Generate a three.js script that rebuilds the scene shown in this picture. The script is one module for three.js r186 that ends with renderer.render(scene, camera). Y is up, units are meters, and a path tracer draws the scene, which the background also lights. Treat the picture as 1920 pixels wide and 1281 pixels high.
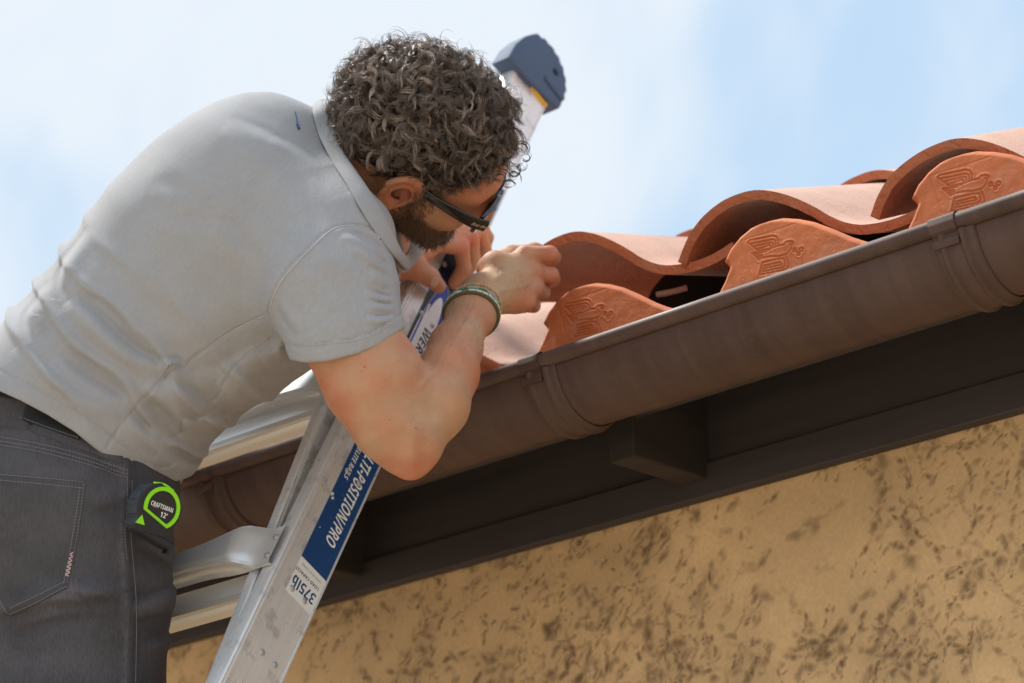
import * as THREE from 'three';
import { mergeGeometries, mergeVertices, toCreasedNormals } from 'three/addons/utils/BufferGeometryUtils.js';
import { RoundedBoxGeometry } from 'three/addons/geometries/RoundedBoxGeometry.js';
import { TextGeometry } from 'three/addons/geometries/TextGeometry.js';
import { FontLoader } from 'three/addons/loaders/FontLoader.js';

// ------------------------------------------------------------------ camera, sky, sun, exposure
const EYE = new THREE.Vector3(0, 1.6, 0), FOCAL = 4400, CX = 960, CY = 640.5;   // lens in pixels of a 1920 x 1281 frame
const FW = new THREE.Vector3(-0.58865496, 0.40976117, -0.69683651), RT = new THREE.Vector3(0.76391359, 0, -0.64531854), UP = new THREE.Vector3(0.26442648, 0.91219284, 0.31302213);
const scene = new THREE.Scene();
const camera = new THREE.PerspectiveCamera(2 * Math.atan(640.5 / FOCAL) * 180 / Math.PI, 1920 / 1281, 0.1, 400);
camera.position.copy(EYE);
camera.lookAt(EYE.clone().add(FW));
camera.filmGauge = 36;
camera.focus = 2.63;
camera.userData.fStop = 4.6;
scene.add(camera);

const renderer = new THREE.WebGLRenderer({ antialias: true });
renderer.setSize(1024, 683);
renderer.toneMapping = THREE.LinearToneMapping;
renderer.toneMappingExposure = 1.5;
renderer.shadowMap.enabled = true;

const sun = new THREE.DirectionalLight(new THREE.Color(1, 0.95, 0.87), 3.5);
const SUNDIR = new THREE.Vector3(-0.46, 0.87, 0.05).normalize();
sun.position.copy(SUNDIR).multiplyScalar(12).add(new THREE.Vector3(-1.8, 2.5, -1.8));
sun.target.position.set(-1.8, 2.5, -1.8);
sun.castShadow = true;
sun.shadow.radius = 14;
sun.shadow.mapSize.set(2048, 2048);
Object.assign(sun.shadow.camera, { left: -5, right: 5, top: 5, bottom: -5, near: 1, far: 30 });
scene.add(sun, sun.target);

// ------------------------------------------------------------------ noise, random
function rng(seed) { let s = seed >>> 0; return () => { s = (s + 0x6d2b79f5) | 0; let t = Math.imul(s ^ (s >>> 15), 1 | s); t = (t + Math.imul(t ^ (t >>> 7), 61 | t)) ^ t; return ((t ^ (t >>> 14)) >>> 0) / 4294967296; }; }
const hash3 = (x, y, z) => { let h = Math.imul(x, 374761393) ^ Math.imul(y, 668265263) ^ Math.imul(z, 2147483647 - 1013); h = Math.imul(h ^ (h >>> 13), 1274126177); h ^= h >>> 16; return (h >>> 0) / 4294967296; };
const smooth5 = (t) => t * t * t * (t * (t * 6 - 15) + 10);
function vnoise(x, y, z = 0, per = 0) {            // value noise, 0..1; per > 0 makes x and y repeat
  if (z === Math.floor(z)) return vnoise2(x, y, z, per);
  const ix = Math.floor(x), iy = Math.floor(y), iz = Math.floor(z), u = smooth5(x - ix), v = smooth5(y - iy), w = smooth5(z - iz);
  const m = per ? (k) => ((k % per) + per) % per : (k) => k;
  const c = (i, j, k) => hash3(m(ix + i), m(iy + j), iz + k);
  const l = (a, b, t) => a + (b - a) * t;
  return l(l(l(c(0, 0, 0), c(1, 0, 0), u), l(c(0, 1, 0), c(1, 1, 0), u), v), l(l(c(0, 0, 1), c(1, 0, 1), u), l(c(0, 1, 1), c(1, 1, 1), u), v), w);
}
function vnoise2(x, y, z, per = 0) {               // the same on a plane
  const ix = Math.floor(x), iy = Math.floor(y), u = smooth5(x - ix), v = smooth5(y - iy); let x0 = ix, x1 = ix + 1, y0 = iy, y1 = iy + 1;
  if (per) { x0 = ((x0 % per) + per) % per; x1 = ((x1 % per) + per) % per; y0 = ((y0 % per) + per) % per; y1 = ((y1 % per) + per) % per; }
  const a = hash3(x0, y0, z), b = hash3(x1, y0, z), c = hash3(x0, y1, z), d = hash3(x1, y1, z), p = a + (b - a) * u, q = c + (d - c) * u;
  return p + (q - p) * v;
}
function fbm(x, y, z = 0, oct = 4, per = 0) { const plane = z === Math.floor(z); let s = 0, a = 0.5, n = 0, f = 1; for (let i = 0; i < oct; i++) { s += a * (plane ? vnoise2 : vnoise)(x * f, y * f, z + i * 17, per * f); n += a; a *= 0.5; f *= 2; } return s / n; }
const clamp = THREE.MathUtils.clamp, lerp = THREE.MathUtils.lerp, sstep = (a, b, x) => { const t = clamp((x - a) / (b - a), 0, 1); return t * t * (3 - 2 * t); };

// ------------------------------------------------------------------ sky: thin bright cloud over pale blue
const OX = 129.5, OZ = 45.5;
function cloudAt(x, y, z, ox = OX, oz = OZ) {      // thin cirrus drawn out along one wind direction
  const k = 1 / (0.5 + Math.max(y, 0)), a = (x * 0.8 + z * 0.6) * k, b = (z * 0.8 - x * 0.6) * k, w = fbm(a * 5 + ox, b * 5 + oz, 7, 3) - 0.5;
  return sstep(0.28, 0.66, fbm(a * 4.2 + ox + w, b * 8.5 + oz + w * 1.5, 3, 5) * 0.72 + fbm(a * 14 + ox + 2 * w, b * 34 + oz, 9, 4) * 0.28);
}
{
  const W = 2048, H = 1024, data = new Float32Array(W * H * 4);
  for (let j = 0; j < H; j++) {
    const el = ((j + 0.5) / H - 0.5) * Math.PI, y = Math.sin(el), c = Math.cos(el);
    for (let i = 0; i < W; i++) {
      const az = ((i + 0.5) / W - 0.5) * 2 * Math.PI, x = c * Math.cos(az), z = c * Math.sin(az), o = (j * W + i) * 4;
      const cloud = cloudAt(x, y, z), g = sstep(-0.05, 0.85, y);
      const blue = [lerp(0.335, 0.18, g), lerp(0.485, 0.37, g), lerp(0.645, 0.60, g)], white = [0.55, 0.60, 0.655];
      for (let q = 0; q < 3; q++) data[o + q] = lerp(blue[q], white[q], 0.40 + 0.60 * cloud);
      data[o + 3] = 1;
    }
  }
  const sky = new THREE.DataTexture(data, W, H, THREE.RGBAFormat, THREE.FloatType);
  sky.mapping = THREE.EquirectangularReflectionMapping;
  sky.magFilter = sky.minFilter = THREE.LinearFilter;
  sky.needsUpdate = true;
  scene.background = sky;
  scene.environment = sky;
}

// ------------------------------------------------------------------ helpers: places, names, materials
// P(px, py, d): the point that stands d metres in front of the lens plane, in view axes (x right, y up, z back), used to lay things out; toWorld turns it into the scene's axes
const P = (px, py, d) => new THREE.Vector3((px - CX) / FOCAL * d, -(py - CY) / FOCAL * d, -d);
const BASIS = new THREE.Matrix4().makeBasis(RT, UP, FW.clone().negate()).setPosition(EYE);
const INV = BASIS.clone().invert();
const Wd = (px, py, d) => P(px, py, d).applyMatrix4(BASIS);
const toView = (v) => v.clone().applyMatrix4(INV);
function hitPlane(px, py, axis, value) {           // where a sight line meets a wall, roof-edge or rail plane
  const dir = new THREE.Vector3().copy(FW).addScaledVector(RT, (px - CX) / FOCAL).addScaledVector(UP, -(py - CY) / FOCAL);
  return EYE.clone().addScaledVector(dir, (value - EYE[axis]) / dir[axis]);
}
const counts = new Map();
function numbered(name) { const n = counts.get(name) ?? 0; counts.set(name, n + 1); return n ? name + '_' + String(n).padStart(3, '0') : name; }
function tag(o, label, category, group) { o.userData.label = label; o.userData.category = category; if (group) o.userData.group = group; return o; }
function shade(o) { o.castShadow = o.receiveShadow = true; return o; }
function thing(name, pos, label, category, group) { const g = new THREE.Group(); g.name = numbered(name); g.position.copy(pos); scene.add(g); return tag(g, label, category, group); }
function part(name, geo, mat, parent, label) { const m = shade(new THREE.Mesh(geo, mat)); m.name = name; parent.add(m); if (label) m.userData.label = label; return m; }
function topMesh(name, geo, mat, label, category, group) { const m = part(numbered(name), geo, mat, scene); return tag(m, label, category, group); }
function structure(name, geo, mat) { const m = part(name, geo, mat, scene); m.userData.kind = 'structure'; return m; }
const rgb = (r, g, b) => new THREE.Color().setRGB(r, g, b);
const std = (o) => new THREE.MeshStandardMaterial(o), phy = (o) => new THREE.MeshPhysicalMaterial(o);
const SRGB = Float32Array.from({ length: 4096 }, (_, i) => { const x = (i + 0.5) / 4096; return 255 * (x <= 0.0031308 ? x * 12.92 : 1.055 * Math.pow(x, 1 / 2.4) - 0.055); });
function tex(w, h, fn, srgb = false, repeat = [1, 1]) {   // fn(u, v) -> grey or [r, g, b] (linear values when a colour map)
  const d = new Uint8Array(w * h * 4), enc = (x) => SRGB[x <= 0 ? 0 : x >= 1 ? 4095 : (x * 4095) | 0];
  for (let j = 0; j < h; j++) for (let i = 0; i < w; i++) {
    const c = fn((i + 0.5) / w, (j + 0.5) / h), o = (j * w + i) * 4;
    for (let k = 0; k < 3; k++) { const x = Array.isArray(c) ? c[k] : c; d[o + k] = srgb ? enc(x) : clamp(x, 0, 1) * 255; }
    d[o + 3] = 255;
  }
  const t = new THREE.DataTexture(d, w, h);
  t.wrapS = t.wrapT = THREE.RepeatWrapping; t.magFilter = t.minFilter = THREE.LinearFilter; t.repeat.set(...repeat);
  if (srgb) t.colorSpace = THREE.SRGBColorSpace;
  t.needsUpdate = true;
  return t;
}
function canvasTex(w, h, draw) {
  const c = document.createElement('canvas'); c.width = w; c.height = h;
  draw(c.getContext('2d'), w, h);
  const t = new THREE.CanvasTexture(c); t.colorSpace = THREE.SRGBColorSpace; t.magFilter = THREE.LinearFilter;
  return t;
}
function grid(nu, nv, fn, closedU = false) {       // fn(u, v) -> Vector3, plus uv from fn.uv
  const pos = [], uv = [], idx = [];
  for (let j = 0; j <= nv; j++) for (let i = 0; i <= nu; i++) { const p = fn(i / nu, j / nv); pos.push(p.x, p.y, p.z); uv.push(p.u ?? i / nu, p.v ?? j / nv); }
  for (let j = 0; j < nv; j++) for (let i = 0; i < nu; i++) { const a = j * (nu + 1) + i, b = a + 1, c = a + nu + 1, d = c + 1; idx.push(a, b, d, a, d, c); }
  const g = new THREE.BufferGeometry();
  g.setAttribute('position', new THREE.Float32BufferAttribute(pos, 3)); g.setAttribute('uv', new THREE.Float32BufferAttribute(uv, 2)); g.setIndex(idx);
  g.computeVertexNormals();
  return g;
}
const flat = (g) => { const n = g.index ? g.toNonIndexed() : g; return n; };
const merge = (list) => { const keep = ['position', 'normal', 'uv']; return mergeGeometries(list.map((g) => { const n = flat(g).clone(); for (const k of Object.keys(n.attributes)) if (!keep.includes(k)) n.deleteAttribute(k); if (!n.attributes.normal) n.computeVertexNormals(); if (!n.attributes.uv) n.setAttribute('uv', new THREE.Float32BufferAttribute(new Float32Array(n.attributes.position.count * 2), 2)); return n; })); };
function boxAt(x0, x1, y0, y1, z0, z1, r = 0.002) { const g = new RoundedBoxGeometry(x1 - x0, y1 - y0, z1 - z0, 2, r); return worldUV(g.translate((x0 + x1) / 2, (y0 + y1) / 2, (z0 + z1) / 2)); }
function worldUV(g) {                              // uv in metres, on the plane that the face looks away from least
  const p = g.attributes.position, n = g.attributes.normal, uv = new Float32Array(p.count * 2);
  for (let i = 0; i < p.count; i++) {
    const ax = Math.abs(n.getX(i)), ay = Math.abs(n.getY(i)), az = Math.abs(n.getZ(i));
    const [u, v] = az >= ax && az >= ay ? [p.getX(i), p.getY(i)] : ay >= ax ? [p.getX(i), p.getZ(i)] : [p.getZ(i), p.getY(i)];
    uv[i * 2] = u; uv[i * 2 + 1] = v;
  }
  g.setAttribute('uv', new THREE.BufferAttribute(uv, 2));
  return g;
}
function tube(points, r, seg = 40, sides = 8, closed = false) { return new THREE.TubeGeometry(new THREE.CatmullRomCurve3(points, closed, 'centripetal'), seg, r, sides, closed); }

// ------------------------------------------------------------------ the house
const LIPY = 2.726, LIPZ = -1.978;                 // outer edge of the gutter
const WALLZ = -2.300;
const ground = structure('ground', new THREE.CircleGeometry(300, 64).rotateX(-Math.PI / 2), std({ color: rgb(0.5, 0.44, 0.36), roughness: 0.95 }));
{
  const uv = ground.geometry.attributes.uv; for (let i = 0; i < uv.count; i++) uv.setXY(i, uv.getX(i) * 600, uv.getY(i) * 600);
  ground.material.map = tex(256, 256, (u, v) => { const n = 0.8 + 0.4 * fbm(u * 8, v * 8, 0, 5, 8); return [0.39 * n, 0.325 * n, 0.245 * n]; }, true);
  ground.material.color.set(0xffffff);
}
const house = thing('house', new THREE.Vector3(-1.8, 0, -2.6), 'house corner with mustard stucco wall, dark brown eaves and clay tile roof', 'house');
const inHouse = (g) => g.translate(1.8, 0, 2.6);

// stucco: mustard render with brown smears left in the hollows
const stuccoMat = (() => {
  const N = 2048, h = new Float32Array(N * N), R = rng(77);
  // smears: chains of small blots that wander about one slanting direction
  const blot = (cx, cy, rx, ry, an, a) => {
    const co = Math.cos(an), si = Math.sin(an), r = Math.ceil(Math.max(rx, ry) * 1.6);
    for (let j = -r; j <= r; j++) for (let i = -r; i <= r; i++) {
      const x = (i * co + j * si) / rx, y = (-i * si + j * co) / ry, d = x * x + y * y; if (d > 2.4) continue;
      const q = ((Math.round(cy) + j) % N + N) % N * N + ((Math.round(cx) + i) % N + N) % N;
      h[q] = Math.max(h[q], a * Math.exp(-d * 1.5));
    }
  };
  for (let s = 0; s < 8200; s++) {
    let x = R() * N, y = R() * N;
    const dense = fbm(x / N * 6, y / N * 6, 3, 3, 6); if (dense < 0.20 + 0.32 * R()) continue;
    let an = (R() < 0.72 ? 0.95 : 2.5) + (R() - 0.5) * 1.3;
    const len = R() < 0.22 ? 5 + R() * 9 : 1 + R() * 3.5, w = 4 + R() * R() * 12, am = 0.5 + 0.5 * R();
    for (let k = 0; k < len; k++) {
      if (R() < 0.8) blot(x + (R() - 0.5) * w, y + (R() - 0.5) * w, w * (0.8 + R() * 1.3), w * (0.45 + R() * 0.6), an + (R() - 0.5) * 1.4, am * (0.6 + 0.4 * R()));
      x += Math.cos(an) * w * 1.5; y += Math.sin(an) * w * 1.5; an += (R() - 0.5) * 0.5;
    }
  }
  const at = (u, v) => h[Math.min(N - 1, Math.floor(v * N)) * N + Math.min(N - 1, Math.floor(u * N))];
  const ragged = (u, v) => clamp((at(u, v) - 0.185 + (fbm(u * 110, v * 110, 1, 4, 110) - 0.5) * 1.0) * 1.2, 0, 1);
  const Q = 256, lo = new Float32Array(Q * Q); for (let j = 0; j < N; j++) for (let i = 0; i < N; i++) lo[(j >> 3) * Q + (i >> 3)] += h[j * N + i] / 64;
  const bl = new Float32Array(Q * Q); for (let j = 0; j < Q; j++) for (let i = 0; i < Q; i++) { let t = 0; for (let b = -2; b <= 2; b++) for (let a = -2; a <= 2; a++) t += lo[((j + b + Q) % Q) * Q + (i + a + Q) % Q]; bl[j * Q + i] = t / 25; }
  const soft = (u, v) => { const x = u * Q - 0.5 + Q, y = v * Q - 0.5 + Q, i = Math.floor(x), j = Math.floor(y), s = x - i, t = y - j, g = (a, b) => bl[(b % Q) * Q + a % Q]; return clamp(1.7 * lerp(lerp(g(i, j), g(i + 1, j), s), lerp(g(i, j + 1), g(i + 1, j + 1), s), t) - 0.1, 0, 1); };
  const map = tex(N, N, (u, v) => {
    const m = ragged(u, v), t = 0.74 + 0.52 * fbm(u * 11, v * 11, 2, 5, 11), f = 0.94 + 0.12 * vnoise(u * 400, v * 400, 0, 400);
    const y = [0.76 * t * f, 0.495 * t * f, 0.245 * t * f], b = [0.235, 0.13, 0.06], hal = 1 - 0.26 * soft(u, v);
    return [0, 1, 2].map((k) => hal * lerp(y[k], b[k] * (0.8 + 0.5 * t * f - 0.4), m * 0.93));
  }, true);
  const bump = tex(1024, 1024, (u, v) => 0.75 - 0.55 * ragged(u, v) + 0.12 * (fbm(u * 60, v * 60, 4, 3, 60) - 0.5) + 0.1 * (fbm(u * 14, v * 14, 4, 3, 14) - 0.5));
  map.repeat.set(1 / 1.5, 1 / 1.5); bump.repeat.set(1 / 1.5, 1 / 1.5);
  return std({ map, bumpMap: bump, bumpScale: 0.004, roughness: 0.93 });
})();
const WX0 = -6.5, WX1 = 1.6, EAVE = LIPY;
part('wall', inHouse(worldUV(new THREE.BoxGeometry(WX1 - WX0, EAVE + 0.08, 0.24).translate((WX0 + WX1) / 2, (EAVE + 0.08) / 2, WALLZ - 0.12))), stuccoMat, house);
part('wall', inHouse(worldUV(new THREE.BoxGeometry(0.24, EAVE + 0.08, 3).translate(WX0 + 0.12, (EAVE + 0.08) / 2, WALLZ - 0.242 - 1.5))), stuccoMat, house);
part('wall', inHouse(worldUV(new THREE.BoxGeometry(0.24, EAVE + 0.08, 3).translate(WX1 - 0.12, (EAVE + 0.08) / 2, WALLZ - 0.242 - 1.5))), stuccoMat, house);
const woodMap = tex(512, 512, (u, v) => { const g = 0.75 + 0.5 * fbm(u * 4, v * 48, 0, 4, 4), w = fbm(u * 5, v * 5, 3, 3, 5); return [0.044 * g + 0.011 * w, 0.032 * g + 0.009 * w, 0.029 * g + 0.009 * w]; }, true);
const woodMat = std({ map: woodMap, roughness: 0.7 }), railMat = std({ color: rgb(0.034, 0.023, 0.018), roughness: 0.75, map: tex(256, 256, (u, v) => 0.7 + 0.5 * fbm(u * 3, v * 40, 0, 3, 3), true) });
part('frieze_board', inHouse(boxAt(WX0 - 0.1, WX1 + 0.1, LIPY - 0.0455, LIPY + 0.085, WALLZ + 0.001, WALLZ + 0.013)), woodMat, house);
part('trim_board', inHouse(boxAt(WX0 - 0.1, WX1 + 0.1, LIPY - 0.091, LIPY - 0.046, WALLZ + 0.001, WALLZ + 0.019)), woodMat, house);
part('fascia_board', inHouse(boxAt(WX0 - 0.2, WX1 + 0.2, LIPY - 0.03, LIPY + 0.012, -2.140, -2.118)), woodMat, house);
const SLOPE = THREE.MathUtils.degToRad(27.5), SD = new THREE.Vector3(0, Math.sin(SLOPE), -Math.cos(SLOPE)), SN = new THREE.Vector3(0, Math.cos(SLOPE), Math.sin(SLOPE));
// sloping soffit boards, each a board of its own, laid along the eaves
const DECKY = LIPY + 0.024, DECKZ = -2.146;
for (let k = 0; k < 3; k++) {
  const g = new RoundedBoxGeometry(WX1 - WX0 + 0.4, 0.018, 0.098, 1, 0.003);
  worldUV(g); g.rotateX(SLOPE); const c = new THREE.Vector3((WX0 + WX1) / 2, DECKY, DECKZ).addScaledVector(SD, 0.05 + k * 0.101).addScaledVector(SN, (k % 2) * 0.0015);
  part('soffit_board', inHouse(g.translate(c.x, c.y, c.z)), woodMat, house);
}
// rafter tails
{
  const sh = new THREE.Shape([[0, -0.081], [0.1565, -0.0665], [0.1565, 0.085], [0, 0.010]].map((a) => new THREE.Vector2(...a)));
  const g = new THREE.ExtrudeGeometry(sh, { depth: 0.034, bevelEnabled: true, bevelSize: 0.002, bevelThickness: 0.002, bevelSegments: 1 });
  g.rotateY(Math.PI / 2).translate(-0.017, LIPY, -2.1305); worldUV(g);
  for (let k = -6; k <= 4; k++) { const m = part('rafter_tail', g, railMat, house); m.position.set(-1.623 + k * 0.6 + 1.8, 0, 2.6); }
}
// roof
const roof = new THREE.Group(); roof.name = 'roof'; house.add(roof);
const felt = std({ color: rgb(0.02, 0.019, 0.018), roughness: 0.95 });
{
  const L = 1.62, a = new THREE.Vector3(0, DECKY, DECKZ).addScaledVector(SN, 0.0125);
  const g = grid(1, 1, (u, v) => a.clone().addScaledVector(SD, v * L).setX(lerp(WX0 - 0.2, WX1 + 0.2, u)));
  const ridge = a.clone().addScaledVector(SD, L);
  const b = grid(1, 1, (u, v) => new THREE.Vector3(lerp(WX0 - 0.2, WX1 + 0.2, u), ridge.y - v * 0.85, ridge.z - v * 1.63));
  part('roof_felt', inHouse(merge([g, b])), felt, roof);
}
// clay S tile: profile across, about the crest
const TILE = { pitch: 0.2665, len: 0.43, expo: 0.325, th: 0.0115 };
const PROF = [[-0.1135, -0.0515], [-0.1005, -0.0365], [-0.085, -0.0225], [-0.068, -0.0122], [-0.049, -0.0052], [-0.028, -0.0008], [-0.008, 0.0002], [0.0075, -0.0006], [0.022, -0.0038], [0.04, -0.0115], [0.055, -0.0205], [0.07, -0.032], [0.085, -0.0455], [0.1, -0.0605], [0.115, -0.0720], [0.132, -0.0800], [0.15, -0.0840], [0.17, -0.0862], [0.19, -0.0865], [0.21, -0.0845], [0.23, -0.0805]].map((a) => new THREE.Vector3(a[0], a[1], 0));
const clayTex = (r, g, b, seed) => tex(512, 512, (u, v) => {
  const n = fbm(u * 7, v * 7, seed, 4, 7), f = vnoise(u * 120, v * 120, seed, 120), s = fbm(u * 3, v * 30, seed + 3, 3, 3), d = sstep(0.6, 0.78, fbm(u * 11, v * 11, seed + 9, 4, 11)) * 0.25;
  const k = 0.74 + 0.36 * n + 0.08 * f + 0.14 * s;
  return [lerp(r * k, 0.55, d * 0.5), lerp(g * k, 0.38, d * 0.5), lerp(b * k, 0.30, d * 0.5)];
}, true, [2.5, 2.5]);
const clayBump = tex(512, 512, (u, v) => 0.6 + 0.3 * (fbm(u * 50, v * 50, 1, 3, 50) - 0.5) - 0.5 * sstep(0.72, 0.86, vnoise(u * 90, v * 90, 5, 90)), false, [4, 4]);
const sunlitTopMats = [[0.62, 0.37, 0.27, 4], [0.66, 0.40, 0.295, 5], [0.58, 0.335, 0.24, 6]].map((c) => phy({ map: clayTex(...c), bumpMap: clayBump, bumpScale: 0.0006, roughness: 0.6, sheen: 0.6, sheenColor: rgb(1, 0.9, 0.85), sheenRoughness: 0.5 }));  // upper faces only: strong light on the tile tops painted in as paler clay
const clayMats = [[0.48, 0.145, 0.058, 1], [0.52, 0.16, 0.066, 2], [0.44, 0.13, 0.052, 3]].map((c) => phy({ map: clayTex(...c), bumpMap: clayBump, bumpScale: 0.0009, roughness: 0.5, specularIntensity: 1, sheen: 1, sheenColor: rgb(1, 0.86, 0.78), sheenRoughness: 0.45 }));
function tileGeo(seed) {
  const R = rng(seed), cv = new THREE.CatmullRomCurve3(PROF), N = 56, M = 9, top = cv.getSpacedPoints(N), pos = [], uv = [], idx = [], tops = [];
  const nor = top.map((p, i) => { const a = top[Math.max(0, i - 1)], b = top[Math.min(N, i + 1)], t = b.clone().sub(a).normalize(); return new THREE.Vector3(-t.y, t.x, 0); });
  const K = 2 * (N + 1), len = (i) => i / N * 0.42;
  const jag = top.map(() => (R() - 0.5) * 0.0009), chip = top.map(() => (R() < 0.08 ? R() * 0.0014 : 0));
  for (let j = 0; j <= M; j++) {
    const y = j === 0 ? 0 : Math.pow((j - 0) / M, 1.3) * TILE.len, taper = 1 - 0.02 * y;
    for (let s = 0; s < 2; s++) for (let i = 0; i <= N; i++) {
      const p = top[i].clone(); if (s) p.addScaledVector(nor[i], -TILE.th * (1 + (j ? 0 : (chip[i] * -40 + jag[i] * 20))));
      p.x *= taper; p.y += Math.sin(i * 0.31 + seed) * 0.0006;
      pos.push(p.x, p.y, -y + (j === 0 ? jag[i] * (s ? 1 : 0.6) + 0 : 0)); uv.push(len(i), y + s * 0.5);
    }
  }
  for (let j = 0; j < M; j++) for (let i = 0; i < N; i++) {
    const a = j * K + i, b = a + 1, c = a + K, d = c + 1; tops.push(a, b, d, a, d, c);
    const e = j * K + N + 1 + i; idx.push(e, e + K, e + K + 1, e, e + K + 1, e + 1);
  }
  for (let j = 0; j < M; j++) for (const [i, w] of [[0, 1], [N, 0]]) { const a = j * K + i, b = a + N + 1, c = a + K, d = b + K; if (w) idx.push(a, c, d, a, d, b); else idx.push(a, b, d, a, d, c); }
  const body = new THREE.BufferGeometry(); body.setAttribute('position', new THREE.Float32BufferAttribute(pos, 3)); body.setAttribute('uv', new THREE.Float32BufferAttribute(uv, 2)); body.setIndex(idx);
  // front edge: a rough broken face, four rows from the upper to the lower skin
  const fp = [], fu = [], fi = [], Q = 4, dense = 140, cu = cv.getSpacedPoints(dense);
  const at = (s, i) => { const f = i / dense * N, k = Math.min(N - 1, Math.floor(f)), t = f - k, o = (s * (N + 1) + k) * 3; return new THREE.Vector3(lerp(pos[o], pos[o + 3], t), lerp(pos[o + 1], pos[o + 4], t), lerp(pos[o + 2], pos[o + 5], t)); };
  for (let q = 0; q <= Q; q++) for (let i = 0; i <= dense; i++) {
    const p = at(0, i).lerp(at(1, i), q / Q); if (q > 0 && q < Q) { p.z += 0.0012 - 0.0016 * vnoise(i * 0.5, q * 0.9, seed) - (R() < 0.06 ? 0.0022 * R() : 0); } 
    fp.push(p.x, p.y, p.z); fu.push(i / dense * 0.42, q * 0.004 + 0.2);
  }
  for (let q = 0; q < Q; q++) for (let i = 0; i < dense; i++) { const a = q * (dense + 1) + i, b = a + 1, c = a + dense + 1, d = c + 1; fi.push(a, c, d, a, d, b); }
  const fr = new THREE.BufferGeometry(); fr.setAttribute('position', new THREE.Float32BufferAttribute(fp, 3)); fr.setAttribute('uv', new THREE.Float32BufferAttribute(fu, 2)); fr.setIndex(fi);
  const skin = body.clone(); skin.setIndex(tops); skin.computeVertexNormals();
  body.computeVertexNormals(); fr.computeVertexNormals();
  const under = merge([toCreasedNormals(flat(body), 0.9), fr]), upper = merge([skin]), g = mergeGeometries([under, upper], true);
  return g;
}
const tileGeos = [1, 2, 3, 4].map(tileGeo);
const TILEZ = -2.04, CREST0 = -1.100;              // front of the lowest course; crest of the right-hand tile in view
const lift = new Map([[2, 0.061], [1, 0.028], [3, 0.003]]);   // columns counted leftwards: the tile held up, the one it raises
{
  const R = rng(5);
  for (let k = -7; k <= 17; k++) for (let c = 0; c < 5; c++) {
    const held = lift.get(k) ?? (k < 3 ? 0 : -0.004), up = c === 0 ? held : 0, rest = c === 1 ? Math.max(0, held) * (1 - TILE.expo / TILE.len) : 0;
    const m = part('roof_tile', tileGeos[Math.floor(R() * 4)], [clayMats[Math.floor(R() * 3)], sunlitTopMats[Math.floor(R() * 3)]], roof);
    const front = new THREE.Vector3(CREST0 - k * TILE.pitch + (k < 0 || k > 2 || c ? (R() - 0.5) * 0.004 : k === 2 ? -0.002 : 0), LIPY + 0.1344, TILEZ).addScaledVector(SD, c * TILE.expo).addScaledVector(SN, c ? 0.013 + rest : 0);
    front.y += up + (R() - 0.5) * 0.002;
    m.position.copy(inHouse2(front));
    m.rotation.x = SLOPE - Math.asin(clamp((up + rest) / TILE.len, -0.2, 0.3)) - (c ? 0.034 : 0);
    m.rotation.z = (k >= 0 && k <= 2 && c === 0 ? 0 : (R() - 0.5) * 0.012);
  }
}
function inHouse2(v) { return v.clone().add(new THREE.Vector3(1.8, 0, 2.6)); }
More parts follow.
